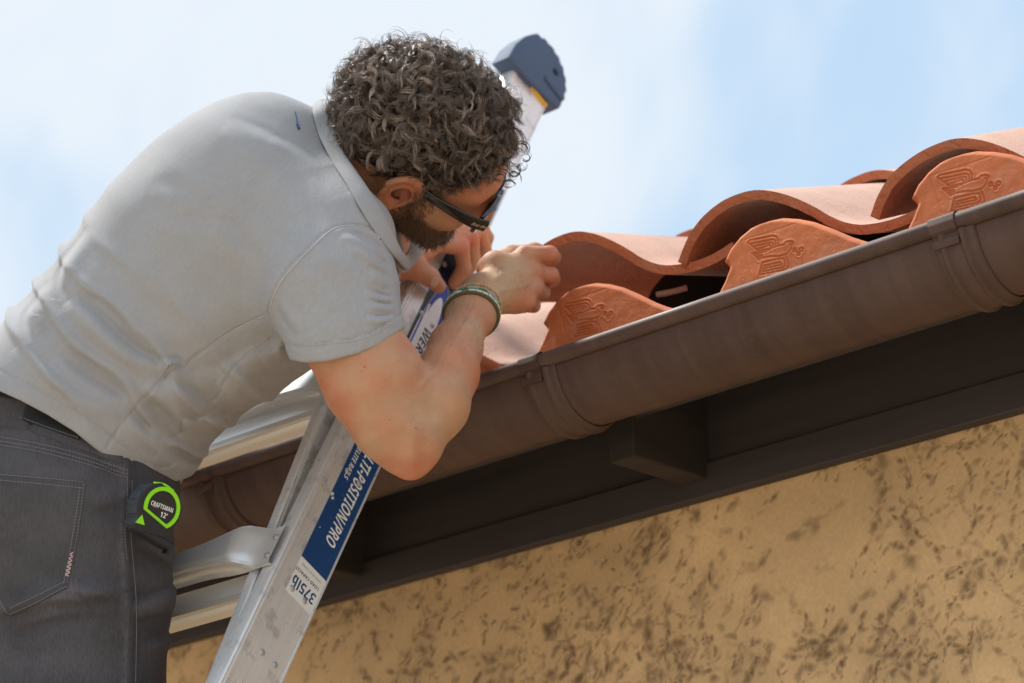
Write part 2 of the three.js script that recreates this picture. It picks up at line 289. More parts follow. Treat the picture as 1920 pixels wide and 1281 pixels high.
// bird stops: clay closures under each crest with a pressed dove
{
  const ZB = -2.036, cx0 = CREST0 - TILE.pitch;     // outline taken at the second tile
  const L = [[1338, 570], [1345, 555], [1362, 520], [1370, 500], [1367, 494], [1360, 487], [1372, 462], [1390, 440], [1410, 423], [1430, 412], [1450, 406], [1470, 404]];
  const Rr = [[1470, 404], [1500, 406], [1530, 412], [1565, 425], [1600, 440], [1625, 448], [1650, 453], [1690, 462], [1720, 480]];
  const conv = (a) => a.map(([x, y]) => { const p = hitPlane(x, y, 'z', ZB); return [p.x - cx0, p.y - LIPY]; });
  const left = conv(L), right = conv(Rr), apex = left[left.length - 1];
  left.unshift([left[0][0] - 0.004, -0.03]); right.push([right[right.length - 1][0] + 0.02, -0.03]);
  const xl = (y) => interpXY(left.map((p) => [p[1], p[0]]), y), xr = (y) => interpXY(right.map((p) => [p[1], p[0]]).reverse(), y);
  const Z = (pts) => pts.map(([x, y]) => { const p = hitPlane(1260 + x / 4.8, 330 + y / 4.8, 'z', ZB); return [p.x - cx0, p.y - LIPY]; });
  const circ = (x, y, r) => Z([...Array(13)].map((_, i) => [x + r * Math.cos(i / 6 * Math.PI), y + r * Math.sin(i / 6 * Math.PI)]));
  const lines = [
    [[985, 605], [985, 570], [968, 540], [930, 531], [725, 572], [708, 592], [800, 665], [890, 652]],
    [[962, 612], [958, 577], [935, 562], [735, 603]], [[938, 620], [935, 598], [920, 590], [770, 624]], [[915, 632], [910, 612], [805, 646]],
    [[745, 688], [800, 683], [860, 675], [910, 650], [970, 625], [1035, 612], [1060, 586], [1095, 580], [1117, 590], [1104, 615], [1092, 660], [1060, 695], [990, 715], [900, 718], [840, 732], [805, 752], [790, 735], [772, 712], [745, 688]],
    [[770, 704], [835, 700]], [[785, 722], [840, 714]], [[800, 740], [835, 728]],
    [[1020, 742], [1000, 736], [838, 773], [808, 882], [1045, 836], [1080, 805], [1074, 765], [1052, 716]],
    [[1012, 795], [1002, 768], [850, 802]], [[843, 826], [1015, 792]], [[835, 852], [1025, 816], [1050, 797], [1045, 760], [1028, 728]],
    [[1115, 652], [1132, 640], [1146, 658], [1152, 684]],
  ].map(Z).concat([circ(1190, 655, 17), circ(1128, 664, 12), circ(1166, 694, 12), circ(1088, 606, 3)]);
  const faint = [[[640, 580], [1130, 420]], [[648, 582], [745, 905]]].map(Z);
  const boxes = new Map(), boxOf = (l) => { if (!boxes.has(l)) boxes.set(l, [Math.min(...l.map((q) => q[0])) - 0.005, Math.max(...l.map((q) => q[0])) + 0.005, Math.min(...l.map((q) => q[1])) - 0.005, Math.max(...l.map((q) => q[1])) + 0.005]); return boxes.get(l); };
  const near = (x, y, ls) => { let m = 1; for (const l of ls) { const q = boxOf(l); if (x < q[0] || x > q[1] || y < q[2] || y > q[3]) continue; for (let i = 0; i + 1 < l.length; i++) { const d = segDist(x, y, l[i][0], l[i][1], l[i + 1][0], l[i + 1][1]); if (d < m) m = d; } } return m; };
  const bb = [-0.11, 0.09, -0.01, 0.14];
  const make = (nx, ny, seed) => {
    const rows = [...Array(ny + 1)].map((_, j) => -0.03 + (apex[1] + 0.03 - 0.0002) * (1 - Math.pow(1 - j / ny, 1.5)));
    const face = grid(nx, ny, (u, v) => {
      const y = rows[Math.round(v * ny)], a = xl(y), b = xr(y), x = lerp(a, b, u);
      const ed = Math.min(x - a, b - x, Math.max(edgeDist(x, y), 0));
      const bev = ed < 0.007 ? -0.0055 * Math.pow(1 - ed / 0.007, 2) : 0;
      let g = 0;
      if (nx > 60 && x > bb[0] && x < bb[1]) { const d = near(x, y, lines); g -= 0.0016 * Math.exp(-Math.pow(d / 0.00085, 2)) - 0.0004 * Math.exp(-Math.pow((d - 0.0021) / 0.0011, 2)); g -= 0.0005 * Math.exp(-Math.pow(near(x, y, faint) / 0.0008, 2)); }
      const p = new THREE.Vector3(x, y, bev + g + 0.0012 * (fbm(x * 40, y * 40, seed, 3) - 0.5)); p.u = x; p.v = y; return p;
    });
    // rim and back
    const out = []; for (let j = 0; j <= ny; j++) out.push([xl(rows[j]), rows[j]]); for (let j = ny; j >= 0; j--) out.push([xr(rows[j]), rows[j]]);
    const rim = grid(out.length - 1, 1, (u, v) => { const q = out[Math.round(u * (out.length - 1))]; const p = new THREE.Vector3(q[0], q[1], -0.0055 - v * 0.03); p.u = u * 0.6; p.v = v * 0.03; return p; });
    return merge([face, rim]);
  };
  const all = left.concat(right);
  function edgeDist(x, y) { let m = 1; for (let i = 0; i + 1 < all.length; i++) m = Math.min(m, segDist(x, y, all[i][0], all[i][1], all[i + 1][0], all[i + 1][1])); return m; }
  const fine = make(300, 170, 2), coarse = make(36, 30, 2);
  const bm = [[0.54, 0.145, 0.047, 11], [0.58, 0.160, 0.053, 12]].map((c) => std({ map: clayTex(...c), bumpMap: clayBump, bumpScale: 0.0003, roughness: 0.8 }));
  for (let k = -7; k <= 17; k++) {
    const b = part('bird_stop', k >= 0 && k <= 2 ? fine : coarse, bm[(k + 20) % 2], roof);
    b.position.copy(inHouse2(new THREE.Vector3(CREST0 - k * TILE.pitch + (k === 0 ? -0.018 : k === 2 ? -0.012 : -0.004), LIPY + (k === 0 ? -0.002 : k === 2 ? 0.002 : 0), ZB)));
  }
  for (let k = -2; k <= 5; k++) part('added_dark_filler', coarse, felt, roof).position.copy(inHouse2(new THREE.Vector3(CREST0 - k * TILE.pitch - 0.004, LIPY + 0.105, ZB - 0.205)));   // added dark fillers that block the lit view under the crests
  // a sliver of pale mortar packing seen in the dark gap
  const s = hitPlane(1262, 547, 'z', -2.12);
  part('packing_strip', tube([hitPlane(1232, 553, 'z', -2.115), s, hitPlane(1288, 540, 'z', -2.13)].map(inHouse2), 0.0042, 12, 8), std({ color: rgb(0.62, 0.36, 0.28), roughness: 0.8 }), roof);
}
function interpXY(a, x) { if (x <= a[0][0]) return a[0][1]; for (let i = 0; i + 1 < a.length; i++) if (x <= a[i + 1][0]) { const t = (x - a[i][0]) / (a[i + 1][0] - a[i][0] || 1); return lerp(a[i][1], a[i + 1][1], t); } return a[a.length - 1][1]; }
function segDist(px, py, ax, ay, bx, by) { const dx = bx - ax, dy = by - ay, t = clamp(((px - ax) * dx + (py - ay) * dy) / (dx * dx + dy * dy || 1), 0, 1); return Math.hypot(px - ax - dx * t, py - ay - dy * t); }

// ------------------------------------------------------------------ gutter
{
  const gut = thing('gutter', new THREE.Vector3(-1.8, LIPY, LIPZ), 'brown half round rain gutter with ribbed joint straps under the roof edge', 'gutter');
  const off = (g) => g.translate(1.8, -LIPY, -LIPZ);
  const gm = phy({ roughness: 0.5, bumpScale: 0.0004, specularIntensity: 0.4 });
  gm.map = tex(1024, 512, (u, v) => {
    const s = fbm(u * 90, v * 3, 1, 4, 0), n = fbm(u * 8, v * 8, 2, 5, 8), d = sstep(0.55, 0.8, fbm(u * 30, v * 14, 7, 4, 2)) * 0.6, w = sstep(0.74, 0.9, vnoise(u * 300, v * 90, 8)) * 0.4;
    const k = 0.74 + 0.32 * s + 0.36 * (n - 0.5);
    return [lerp(0.112 * k, 0.165, d * 0.35 + w * 0.3), lerp(0.068 * k, 0.105, d * 0.35 + w * 0.3), lerp(0.055 * k, 0.082, d * 0.25 + w * 0.3)];
  }, true);
  gm.roughnessMap = tex(256, 256, (u, v) => 0.7 + 0.5 * fbm(u * 12, v * 12, 3, 4, 12)); gm.roughness = 0.62;
  gm.bumpMap = tex(512, 256, (u, v) => fbm(u * 40, v * 10, 5, 4, 0));
  const R = 0.066, X0 = -6.7, X1 = 1.8, cz = LIPZ - R;
  // profile from the back edge round the bottom to the rolled bead at the front
  const prof = (r, bead) => { const a = []; for (let i = 0; i <= 40; i++) { const t = Math.PI + i / 40 * Math.PI * 0.985; a.push([Math.cos(t) * r, Math.sin(t) * r]); } if (bead) { const bc = [R + 0.0015, 0.001]; for (let i = 0; i <= 16; i++) { const t = -1.9 + i / 16 * 5.4; a.push([bc[0] + 0.0096 * Math.cos(t), bc[1] - 0.004 + 0.0096 * Math.sin(t)]); } } return a; };
  const run = (pts, x0, x1, n = 8) => { const l = [0]; for (let i = 1; i < pts.length; i++) l.push(l[i - 1] + Math.hypot(pts[i][0] - pts[i - 1][0], pts[i][1] - pts[i - 1][1])); return grid(n, pts.length - 1, (u, v) => { const q = pts[Math.round(v * (pts.length - 1))], p = new THREE.Vector3(lerp(x0, x1, u), LIPY + q[1], cz + q[0]); p.u = p.x * 0.7; p.v = l[Math.round(v * (pts.length - 1))] * 2.2; return p; }); };
  const joints = [-1.0725, -1.637, -2.205, -2.77, -0.5, -3.35, -3.9, 0.08];
  const sorted = [X0, ...joints.slice().sort((a, b) => a - b), X1];
  for (let i = 0; i + 1 < sorted.length; i++) part('trough', off(merge([run(prof(R, true), sorted[i] + 0.0012, sorted[i + 1] - 0.0012), run(prof(R - 0.0025, false), sorted[i] + 0.0012, sorted[i + 1] - 0.0012)])), gm, gut);
  // joint straps: clip over the bead, then a band with raised ribs that follows the trough
  const band = (x0, x1, r) => { const xs = [[0, 0], [0.03, 1], [0.14, 1], [0.19, 3.1], [0.27, 3.3], [0.33, 1.6], [0.42, 1.2], [0.62, 1.3], [0.69, 3.2], [0.77, 3.4], [0.83, 1.6], [0.96, 1.4], [1, 0]];
    const g = grid(xs.length - 1, 44, (u, v) => { const q = xs[Math.round(u * (xs.length - 1))], t = Math.PI + 0.1 + v * (Math.PI * 0.985 - 0.24), rr = r + 0.0015 + q[1] * 0.0019; const p = new THREE.Vector3(lerp(x0, x1, q[0]), LIPY + Math.sin(t) * rr, cz + Math.cos(t) * rr); p.u = p.x * 0.7; p.v = v * 0.4; return p; }); return g; };
  for (const x of joints) {
    const clip = []; for (let i = 0; i <= 26; i++) { const t = -2.0 + i / 26 * 4.4; clip.push([R + 0.0015 + 0.0113 * Math.cos(t), -0.003 + 0.0113 * Math.sin(t)]); } clip.unshift([R - 0.0005, -0.028], [R + 0.0035, -0.0285], [R + 0.004, -0.019]); clip.push([R - 0.012, 0.007]);
    part('joint_strap', off(toCreasedNormals(merge([run(clip, x - 0.0155, x + 0.0155, 2), band(x - 0.017, x + 0.033, R)]), 0.6)), gm, gut);
  }
}

// ------------------------------------------------------------------ surfaces from distance fields
const V3 = (x, y, z) => new THREE.Vector3(x, y, z);
function polygonize(f, lo, hi, h, slack = 1.7) {    // surface nets over the box lo..hi; f(x, y, z) < 0 inside
  const B = 8, n = [0, 1, 2].map((k) => Math.ceil((hi[k] - lo[k]) / h / B) * B), s1 = n[0] + 1, s2 = s1 * (n[1] + 1), val = new Float32Array(s2 * (n[2] + 1)).fill(NaN), act = [];
  const rad = B * h * 0.5 * Math.sqrt(3) * slack;
  for (let k = 0; k < n[2]; k += B) for (let j = 0; j < n[1]; j += B) for (let i = 0; i < n[0]; i += B) {
    if (Math.abs(f(lo[0] + (i + B / 2) * h, lo[1] + (j + B / 2) * h, lo[2] + (k + B / 2) * h)) > rad) continue;
    act.push([i, j, k]);
    for (let c = k; c <= k + B; c++) for (let b = j; b <= j + B; b++) for (let a = i; a <= i + B; a++) { const q = c * s2 + b * s1 + a; if (val[q] !== val[q]) val[q] = f(lo[0] + a * h, lo[1] + b * h, lo[2] + c * h); }
  }
  const ids = new Map(), pos = [], idx = [], E = [[0, 1], [2, 3], [4, 5], [6, 7], [0, 2], [1, 3], [4, 6], [5, 7], [0, 4], [1, 5], [2, 6], [3, 7]];
  for (const [i0, j0, k0] of act) for (let c = k0; c < k0 + B; c++) for (let b = j0; b < j0 + B; b++) for (let a = i0; a < i0 + B; a++) {
    const q = c * s2 + b * s1 + a, v = []; let m = 0;
    for (let t = 0; t < 8; t++) { const x = val[q + (t & 1) + ((t >> 1) & 1) * s1 + (t >> 2) * s2]; v.push(x); if (x < 0) m++; }
    if (m === 0 || m === 8) continue;
    let x = 0, y = 0, z = 0, w = 0;
    for (const [p, r] of E) if ((v[p] < 0) !== (v[r] < 0)) { const t = v[p] / (v[p] - v[r]); x += lerp(p & 1, r & 1, t); y += lerp((p >> 1) & 1, (r >> 1) & 1, t); z += lerp(p >> 2, r >> 2, t); w++; }
    ids.set(q, pos.length / 3); pos.push(lo[0] + (a + x / w) * h, lo[1] + (b + y / w) * h, lo[2] + (c + z / w) * h);
  }
  for (const [q] of ids) {
    const v0 = val[q];
    for (const [d, u, w] of [[1, s1, s2], [s1, s2, 1], [s2, 1, s1]]) {
      const v1 = val[q + d]; if (!(v1 === v1) || (v0 < 0) === (v1 < 0)) continue;
      const A = ids.get(q), Bq = ids.get(q - u), C = ids.get(q - u - w), D = ids.get(q - w);
      if (A === undefined || Bq === undefined || C === undefined || D === undefined) continue;
      if (v0 < 0) idx.push(A, Bq, C, A, C, D); else idx.push(A, C, Bq, A, D, C);
    }
  }
  const P0 = new Float32Array(pos), N0 = new Float32Array(pos.length), e = h * 0.45;
  for (let i = 0; i < P0.length; i += 3) {
    let x = P0[i], y = P0[i + 1], z = P0[i + 2], gx = 0, gy = 0, gz = 0;
    const v = f(x, y, z); gx = (f(x + e, y, z) - v) / e; gy = (f(x, y + e, z) - v) / e; gz = (f(x, y, z + e) - v) / e;
    const gg = gx * gx + gy * gy + gz * gz || 1, s = clamp(v / gg, -h * 0.6, h * 0.6); x -= gx * s; y -= gy * s; z -= gz * s;
    const l = Math.hypot(gx, gy, gz) || 1; P0[i] = x; P0[i + 1] = y; P0[i + 2] = z; N0[i] = gx / l; N0[i + 1] = gy / l; N0[i + 2] = gz / l;
  }
  const g = new THREE.BufferGeometry();
  g.setAttribute('position', new THREE.BufferAttribute(P0, 3)); g.setAttribute('normal', new THREE.BufferAttribute(N0, 3)); g.setIndex(idx);
  return g;
}
const smin = (a, b, k) => { const h = Math.max(k - Math.abs(a - b), 0) / k; return Math.min(a, b) - h * h * k * 0.25; };
const smax = (a, b, k) => -smin(-a, -b, k);
function cone(A, B, ra, rb) {                      // capsule whose radius runs from ra to rb
  const dx = B.x - A.x, dy = B.y - A.y, dz = B.z - A.z, l = dx * dx + dy * dy + dz * dz || 1;
  return (x, y, z) => { const px = x - A.x, py = y - A.y, pz = z - A.z, t = clamp((px * dx + py * dy + pz * dz) / l, 0, 1); return Math.hypot(px - dx * t, py - dy * t, pz - dz * t) - lerp(ra, rb, t); };
}
function chain(pts, k = 0.006) { const fs = []; for (let i = 0; i + 1 < pts.length; i++) fs.push(cone(pts[i][0], pts[i + 1][0], pts[i][1], pts[i + 1][1])); return (x, y, z) => { let d = fs[0](x, y, z); for (let i = 1; i < fs.length; i++) d = smin(d, fs[i](x, y, z), k); return d; }; }
const ell = (x, y, z, a, b, c) => { const k = Math.hypot(x / a, y / b, z / c), q = Math.hypot(x / (a * a), y / (b * b), z / (c * c)); return k < 1e-6 ? -Math.min(a, b, c) : k * (k - 1) / q; };
function bounded(f, c, r) { return (x, y, z) => { const d = Math.hypot(x - c.x, y - c.y, z - c.z) - r; return d > 0.03 ? d + 0.012 : f(x, y, z); }; }
// a polyline given in pixels at one distance, in view x, y
const line2 = (pts, d) => pts.map(([x, y]) => { const p = P(x, y, d); return [p.x, p.y]; });
function polyDist(l, x, y) { let m = 1e9, s = 1; for (let i = 0; i + 1 < l.length; i++) { const [ax, ay] = l[i], [bx, by] = l[i + 1], d = segDist(x, y, ax, ay, bx, by); if (d < m) { m = d; s = (bx - ax) * (y - ay) - (by - ay) * (x - ax) > 0 ? 1 : -1; } } return m * s; }
function hit(f, px, py, d0 = 2.2, d1 = 3.4) {      // where a sight line first meets a body
  const dir = V3((px - CX) / FOCAL, -(py - CY) / FOCAL, -1), l = dir.length(); let t = d0;
  for (let i = 0; i < 400 && t < d1; i++) { const v = f(dir.x * t, dir.y * t, dir.z * t); if (v < 0.0002) break; t += Math.max(v * 0.5, 0.0003) / l; }
  const p = dir.clone().multiplyScalar(t), e = 0.0012;
  p.n = V3(f(p.x + e, p.y, p.z) - f(p.x - e, p.y, p.z), f(p.x, p.y + e, p.z) - f(p.x, p.y - e, p.z), f(p.x, p.y, p.z + e) - f(p.x, p.y, p.z - e)).normalize();
  p.t = t; return p;
}

// ------------------------------------------------------------------ the man: head frame
const HF = V3(0.84, -0.475, -0.25).normalize(), HU = V3(0.46, 0.72, 0.80);
HU.addScaledVector(HF, -HU.dot(HF)).normalize();
const HL = new THREE.Vector3().crossVectors(HU, HF).normalize();           // towards his left ear
const HO = P(757, 362, 2.70).addScaledVector(HL, 0.074);
const hd = (F, U, L) => HO.clone().addScaledVector(HF, F).addScaledVector(HU, U).addScaledVector(HL, L);
const toHead = (x, y, z) => { const a = x - HO.x, b = y - HO.y, c = z - HO.z; return [a * HF.x + b * HF.y + c * HF.z, a * HU.x + b * HU.y + c * HU.z, a * HL.x + b * HL.y + c * HL.z]; };
const capH = (F, U, L, a, b, ra, rb) => { const dx = b[0] - a[0], dy = b[1] - a[1], dz = b[2] - a[2], q = dx * dx + dy * dy + dz * dz, px = F - a[0], py = U - a[1], pz = L - a[2], t = clamp((px * dx + py * dy + pz * dz) / q, 0, 1); return Math.hypot(px - dx * t, py - dy * t, pz - dz * t) - lerp(ra, rb, t); };
function earField(F, U, L, s) {                    // s = -1 right ear
  const l = L * s; let a = F + 0.006, b = U - 0.002; const out = l - 0.075; if (Math.hypot(a, b, out) > 0.06) return Math.hypot(a, b, out) - 0.04;
  const co = Math.cos(0.30), si = Math.sin(0.30), u = a * co - b * si, v = a * si + b * co;     // v up the ear, u forwards
  const o = out - 0.005 + 0.14 * u;                                          // flares outwards at the back
  const w = v > 0 ? 0.0215 : 0.0175, rim = Math.hypot(u / w, v / 0.033);
  let d = smax(Math.abs(o) - 0.0035, (rim - 1) * 0.016, 0.004);
  const ring = Math.hypot((rim - 0.9) * 0.019, o - 0.0028) - 0.0036 * (v < -0.015 ? 0.85 : 1);
  d = smin(d, u > 0.010 && v < 0.012 ? d : ring, 0.003);
  d = smin(d, Math.hypot((Math.hypot((u - 0.002) / 0.0125, (v + 0.001) / 0.0185) - 1) * 0.014, o - 0.0015) - 0.0024, 0.003);   // inner fold
  d = smax(d, -ell(u - 0.003, v + 0.001, o - 0.004, 0.0105, 0.0150, 0.0110), 0.002);   // concha
  d = smin(d, ell(u - 0.0145, v + 0.004, o + 0.002, 0.0035, 0.0055, 0.005), 0.003);  // tragus
  d = smin(d, ell(u - 0.004, v + 0.029, o, 0.0085, 0.0085, 0.0042), 0.005);            // lobe
  d = smin(d, ell(u - 0.010, v - 0.002, o + 0.013, 0.012, 0.022, 0.007), 0.006);       // root
  return d;
}
function headField(x, y, z) {
  const [F, U, L] = toHead(x, y, z), r = Math.hypot(F - 0.01, U - 0.02, L);
  if (r > 0.21) return r - 0.17;
  const l = Math.abs(L);
  let d = ell(F + 0.004, U - 0.040, L, 0.097, 0.072, 0.0750);
  d = smin(d, ell(F - 0.048, U + 0.006, L, 0.051, 0.072, 0.060), 0.03);
  d = smin(d, capH(F, U, l, [0.006, -0.042, 0.050], [0.066, -0.078, 0.018], 0.017, 0.017), 0.025);
  d = smin(d, ell(F - 0.070, U + 0.080, L, 0.020, 0.016, 0.021), 0.02);
  d = smin(d, capH(F, U, l, [0.084, 0.028, 0.012], [0.074, 0.026, 0.044], 0.011, 0.010), 0.014);   // brow
  d = smin(d, capH(F, U, l, [0.066, -0.020, 0.046], [0.03, -0.018, 0.060], 0.016, 0.012), 0.018);   // cheekbone
  d = smax(d, -ell(F - 0.098, U - 0.006, l - 0.031, 0.017, 0.012, 0.018), 0.012);                 // eye socket
  d = smin(d, ell(F - 0.078, U - 0.006, l - 0.031, 0.0125, 0.0125, 0.0125), 0.003);
  d = smin(d, capH(F, U, L, [0.092, 0.012, 0], [0.111, -0.028, 0], 0.0075, 0.0105), 0.012);         // nose
  d = smin(d, capH(F, U, l, [0.098, -0.034, 0.004], [0.094, -0.033, 0.012], 0.008, 0.007), 0.006);
  d = smin(d, capH(F, U, l, [0.092, -0.057, 0], [0.083, -0.058, 0.018], 0.006, 0.004), 0.006);      // lips
  d = smin(d, capH(F, U, l, [0.089, -0.066, 0], [0.081, -0.065, 0.015], 0.0065, 0.0045), 0.004);
  d = smin(d, earField(F, U, L, -1), 0.004);
  d = smin(d, earField(F, U, L, 1), 0.004);
  return d;
}
const NECKB = P(600, 330, 2.80);
const neckF = cone(hd(-0.020, -0.030, 0), NECKB, 0.058, 0.066);
// arms and hands (pixel places with their distances)
const SHR = P(622, 470, 2.645), ELB = P(768, 842, 2.565);
const armUpper = chain([[SHR, 0.046], [P(660, 640, 2.585), 0.0490], [P(702, 716, 2.575), 0.0525], [P(742, 798, 2.565), 0.0425], [ELB, 0.029]], 0.02);
const olec = cone(P(760, 850, 2.563), P(771, 877, 2.556), 0.019, 0.0085);
const foreArm = chain([[P(774, 822, 2.57), 0.033], [P(813, 758, 2.60), 0.0362], [P(840, 700, 2.64), 0.0315], [P(853, 655, 2.68), 0.0275], [P(884, 588, 2.755), 0.0255], [P(897, 560, 2.785), 0.0245]], 0.02);
const crook = cone(P(752, 770, 2.575), P(798, 758, 2.60), 0.032, 0.024);
// right hand: the back of it towards us, fingers bent away round the edge of the tile
const RW = P(897, 556, 2.787);
const rPalm = [[985, 480, 2.862, 0.0125], [1000, 511, 2.858, 0.0125], [1000, 541, 2.85, 0.012], [984, 567, 2.836, 0.0115]].map(([x, y, d, r]) => cone(RW.clone().lerp(P(x, y, d), 0.12), P(x, y, d), 0.0185, r));
const rWeb = [cone(P(930, 500, 2.83), P(958, 520, 2.845), 0.02, 0.018), cone(P(935, 545, 2.815), P(965, 560, 2.83), 0.0185, 0.014)];
const rFing = [
  chain([[P(985, 480, 2.862), 0.0122], [P(1031, 476, 2.862), 0.0098], [P(1038, 484, 2.886), 0.0088], [P(1030, 494, 2.905), 0.0078]], 0.003),
  chain([[P(1000, 511, 2.858), 0.0122], [P(1033, 516, 2.866), 0.0098], [P(1037, 524, 2.892), 0.0088], [P(1022, 531, 2.908), 0.0078]], 0.003),
  chain([[P(1000, 541, 2.85), 0.0118], [P(1017, 548, 2.876), 0.0095], [P(1010, 552, 2.902), 0.0086], [P(996, 550, 2.912), 0.0076]], 0.003),
  chain([[P(984, 567, 2.836), 0.0112], [P(1000, 573, 2.862), 0.0086], [P(994, 574, 2.884), 0.0078], [P(982, 568, 2.89), 0.007]], 0.003),
  chain([[P(918, 505, 2.84), 0.0165], [P(958, 480, 2.893), 0.0125], [P(1003, 472, 2.912), 0.0105], [P(1028, 478, 2.918), 0.0085]], 0.006)];
const knuck = [[985, 477, 2.853, 0.0105], [1001, 509, 2.849, 0.0108], [1003, 540, 2.842, 0.0102], [990, 566, 2.829, 0.0095]].map(([x, y, d, r]) => [P(x, y, d), r]);
const tendons = [[985, 480, 2.850], [1000, 511, 2.846], [1000, 541, 2.838]].map(([x, y, d]) => cone(P(915, 520, 2.805).lerp(P(x, y, d), 0.3), P(x, y, d), 0.003, 0.0045));
function rHandField(x, y, z) {
  let d = rPalm[0](x, y, z); for (let i = 1; i < 4; i++) d = smin(d, rPalm[i](x, y, z), 0.016);
  for (const w of rWeb) d = smin(d, w(x, y, z), 0.014);
  for (const t of tendons) d = smin(d, t(x, y, z), 0.008);
  for (const f of rFing) d = smin(d, f(x, y, z), 0.004);
  for (const [c, r] of knuck) d = smin(d, Math.hypot(x - c.x, y - c.y, z - c.z) - r, 0.006);
  return d;
}
const rHand = bounded(rHandField, P(965, 520, 2.85), 0.13);
// left hand: round the ladder rail, thumb this side
const LW = P(700, 505, 2.95);
const lPalm = [[[790, 452, 2.985], 0.0135], [[818, 440, 3.005], 0.013], [[842, 428, 3.02], 0.0125], [[858, 420, 3.035], 0.0115]].map(([q, r]) => cone(LW.clone().lerp(P(...q), 0.1), P(...q), 0.023, r));
const lFing = [
  chain([[P(790, 452, 2.985), 0.0135], [P(865, 463, 3.012), 0.0105], [P(870, 502, 3.026), 0.0093], [P(850, 532, 3.034), 0.0082]], 0.003),
  chain([[P(818, 440, 3.005), 0.013], [P(884, 447, 3.030), 0.0102], [P(888, 490, 3.044), 0.0092], [P(872, 516, 3.05), 0.008]], 0.003),
  chain([[P(842, 428, 3.02), 0.0125], [P(900, 437, 3.05), 0.0095], [P(909, 468, 3.066), 0.0088], [P(900, 490, 3.075), 0.0076]], 0.003),
  chain([[P(858, 420, 3.035), 0.0115], [P(903, 424, 3.075), 0.0084], [P(915, 445, 3.09), 0.0076], [P(912, 462, 3.098), 0.0068]], 0.003),
  chain([[P(735, 496, 2.95), 0.019], [P(778, 502, 2.955), 0.0155], [P(806, 520, 2.972), 0.0118], [P(823, 537, 2.985), 0.0092]], 0.006)];
const lWeb = [cone(P(735, 485, 2.955), P(790, 465, 2.985), 0.019, 0.014), cone(P(760, 488, 2.955), P(800, 462, 2.985), 0.013, 0.010)];
function lHandField(x, y, z) {
  let d = lPalm[0](x, y, z); for (let i = 1; i < 4; i++) d = smin(d, lPalm[i](x, y, z), 0.014);
  for (const w of lWeb) d = smin(d, w(x, y, z), 0.014);
  for (const f of lFing) d = smin(d, f(x, y, z), 0.005);
  const nail = ell(x - NAIL.x, y - NAIL.y, z - NAIL.z, 0.0055, 0.0075, 0.002);
  return d + (nail < 0 ? 0 : 0);
}
const NAIL = P(813, 530, 2.974);
const lHand = bounded(lHandField, P(800, 480, 3.0), 0.14);
const lFore = chain([[LW, 0.027], [P(600, 590, 3.07), 0.04], [P(585, 620, 3.08), 0.036]], 0.02), lUpper = cone(P(680, 380, 2.99), P(588, 615, 3.08), 0.052, 0.04);
const torsoIn = [cone(P(560, 350, 2.80), P(330, 620, 2.76), 0.078, 0.10), cone(P(330, 620, 2.76), P(110, 860, 2.76), 0.10, 0.11), cone(P(630, 450, 2.70), P(650, 390, 2.93), 0.052, 0.05)];
const VEINS = [[[905, 545], [925, 520], [950, 505], [975, 500]], [[915, 555], [945, 540], [968, 535], [985, 530]], [[835, 690], [850, 650], [872, 612], [890, 580]], [[862, 690], [872, 650], [888, 615]], [[800, 720], [822, 690], [845, 640]], [[690, 650], [715, 680], [745, 700]]].map((q) => { const l = line2(subdiv(q), 2.7), xs = l.map((a) => a[0]), ys = l.map((a) => a[1]); return { l, b: [Math.min(...xs) - 0.008, Math.max(...xs) + 0.008, Math.min(...ys) - 0.008, Math.max(...ys) + 0.008] }; });
const DIMPLE = P(792, 770, 2.55), RIDGE = [P(780, 800, 2.54), P(775, 862, 2.54)];
function skinField(x, y, z) {
  let d = smin(headField(x, y, z), neckF(x, y, z), 0.022);
  let a = smin(armUpper(x, y, z), foreArm(x, y, z), 0.018);
  a = smin(a, crook(x, y, z), 0.022); a = smin(a, olec(x, y, z), 0.02);
  a += 0.0055 * Math.exp(-(Math.pow((x - DIMPLE.x) / 0.017, 2) + Math.pow((y - DIMPLE.y) / 0.020, 2)));
  a -= 0.0035 * Math.exp(-Math.pow(segDist(x, y, RIDGE[0].x, RIDGE[0].y, RIDGE[1].x, RIDGE[1].y) / 0.008, 2));
  a = smin(a, rHand(x, y, z), 0.016);
  if (a < 0.01 && -z < 2.86) for (const v of VEINS) if (x > v.b[0] && x < v.b[1] && y > v.b[2] && y < v.b[3]) a -= 0.0010 * Math.exp(-Math.pow(polyDist(v.l, x, y) / 0.0028, 2));
  const b = smin(smin(lFore(x, y, z), lUpper(x, y, z), 0.03), lHand(x, y, z), 0.014);
  d = Math.min(d, a, b);
  let t = torsoIn[0](x, y, z); t = smin(t, torsoIn[1](x, y, z), 0.05); t = smin(t, torsoIn[2](x, y, z), 0.05);
  return smin(d, t, 0.008);
}

const feet = new THREE.Vector3(-2.02, 1.715, -1.40);
const man = thing('person', feet, 'curly haired person in grey polo and charcoal jeans bending to look under a tile', 'person');
const toMan = new THREE.Matrix4().makeTranslation(-feet.x, -feet.y, -feet.z).multiply(BASIS);
const inMan = (g) => g.applyMatrix4(toMan);
const bbox = (pts, pad) => { const lo = [1e9, 1e9, 1e9], hi = [-1e9, -1e9, -1e9]; for (const p of pts) [p.x, p.y, p.z].forEach((v, k) => { lo[k] = Math.min(lo[k], v - pad); hi[k] = Math.max(hi[k], v + pad); }); return [lo, hi]; };

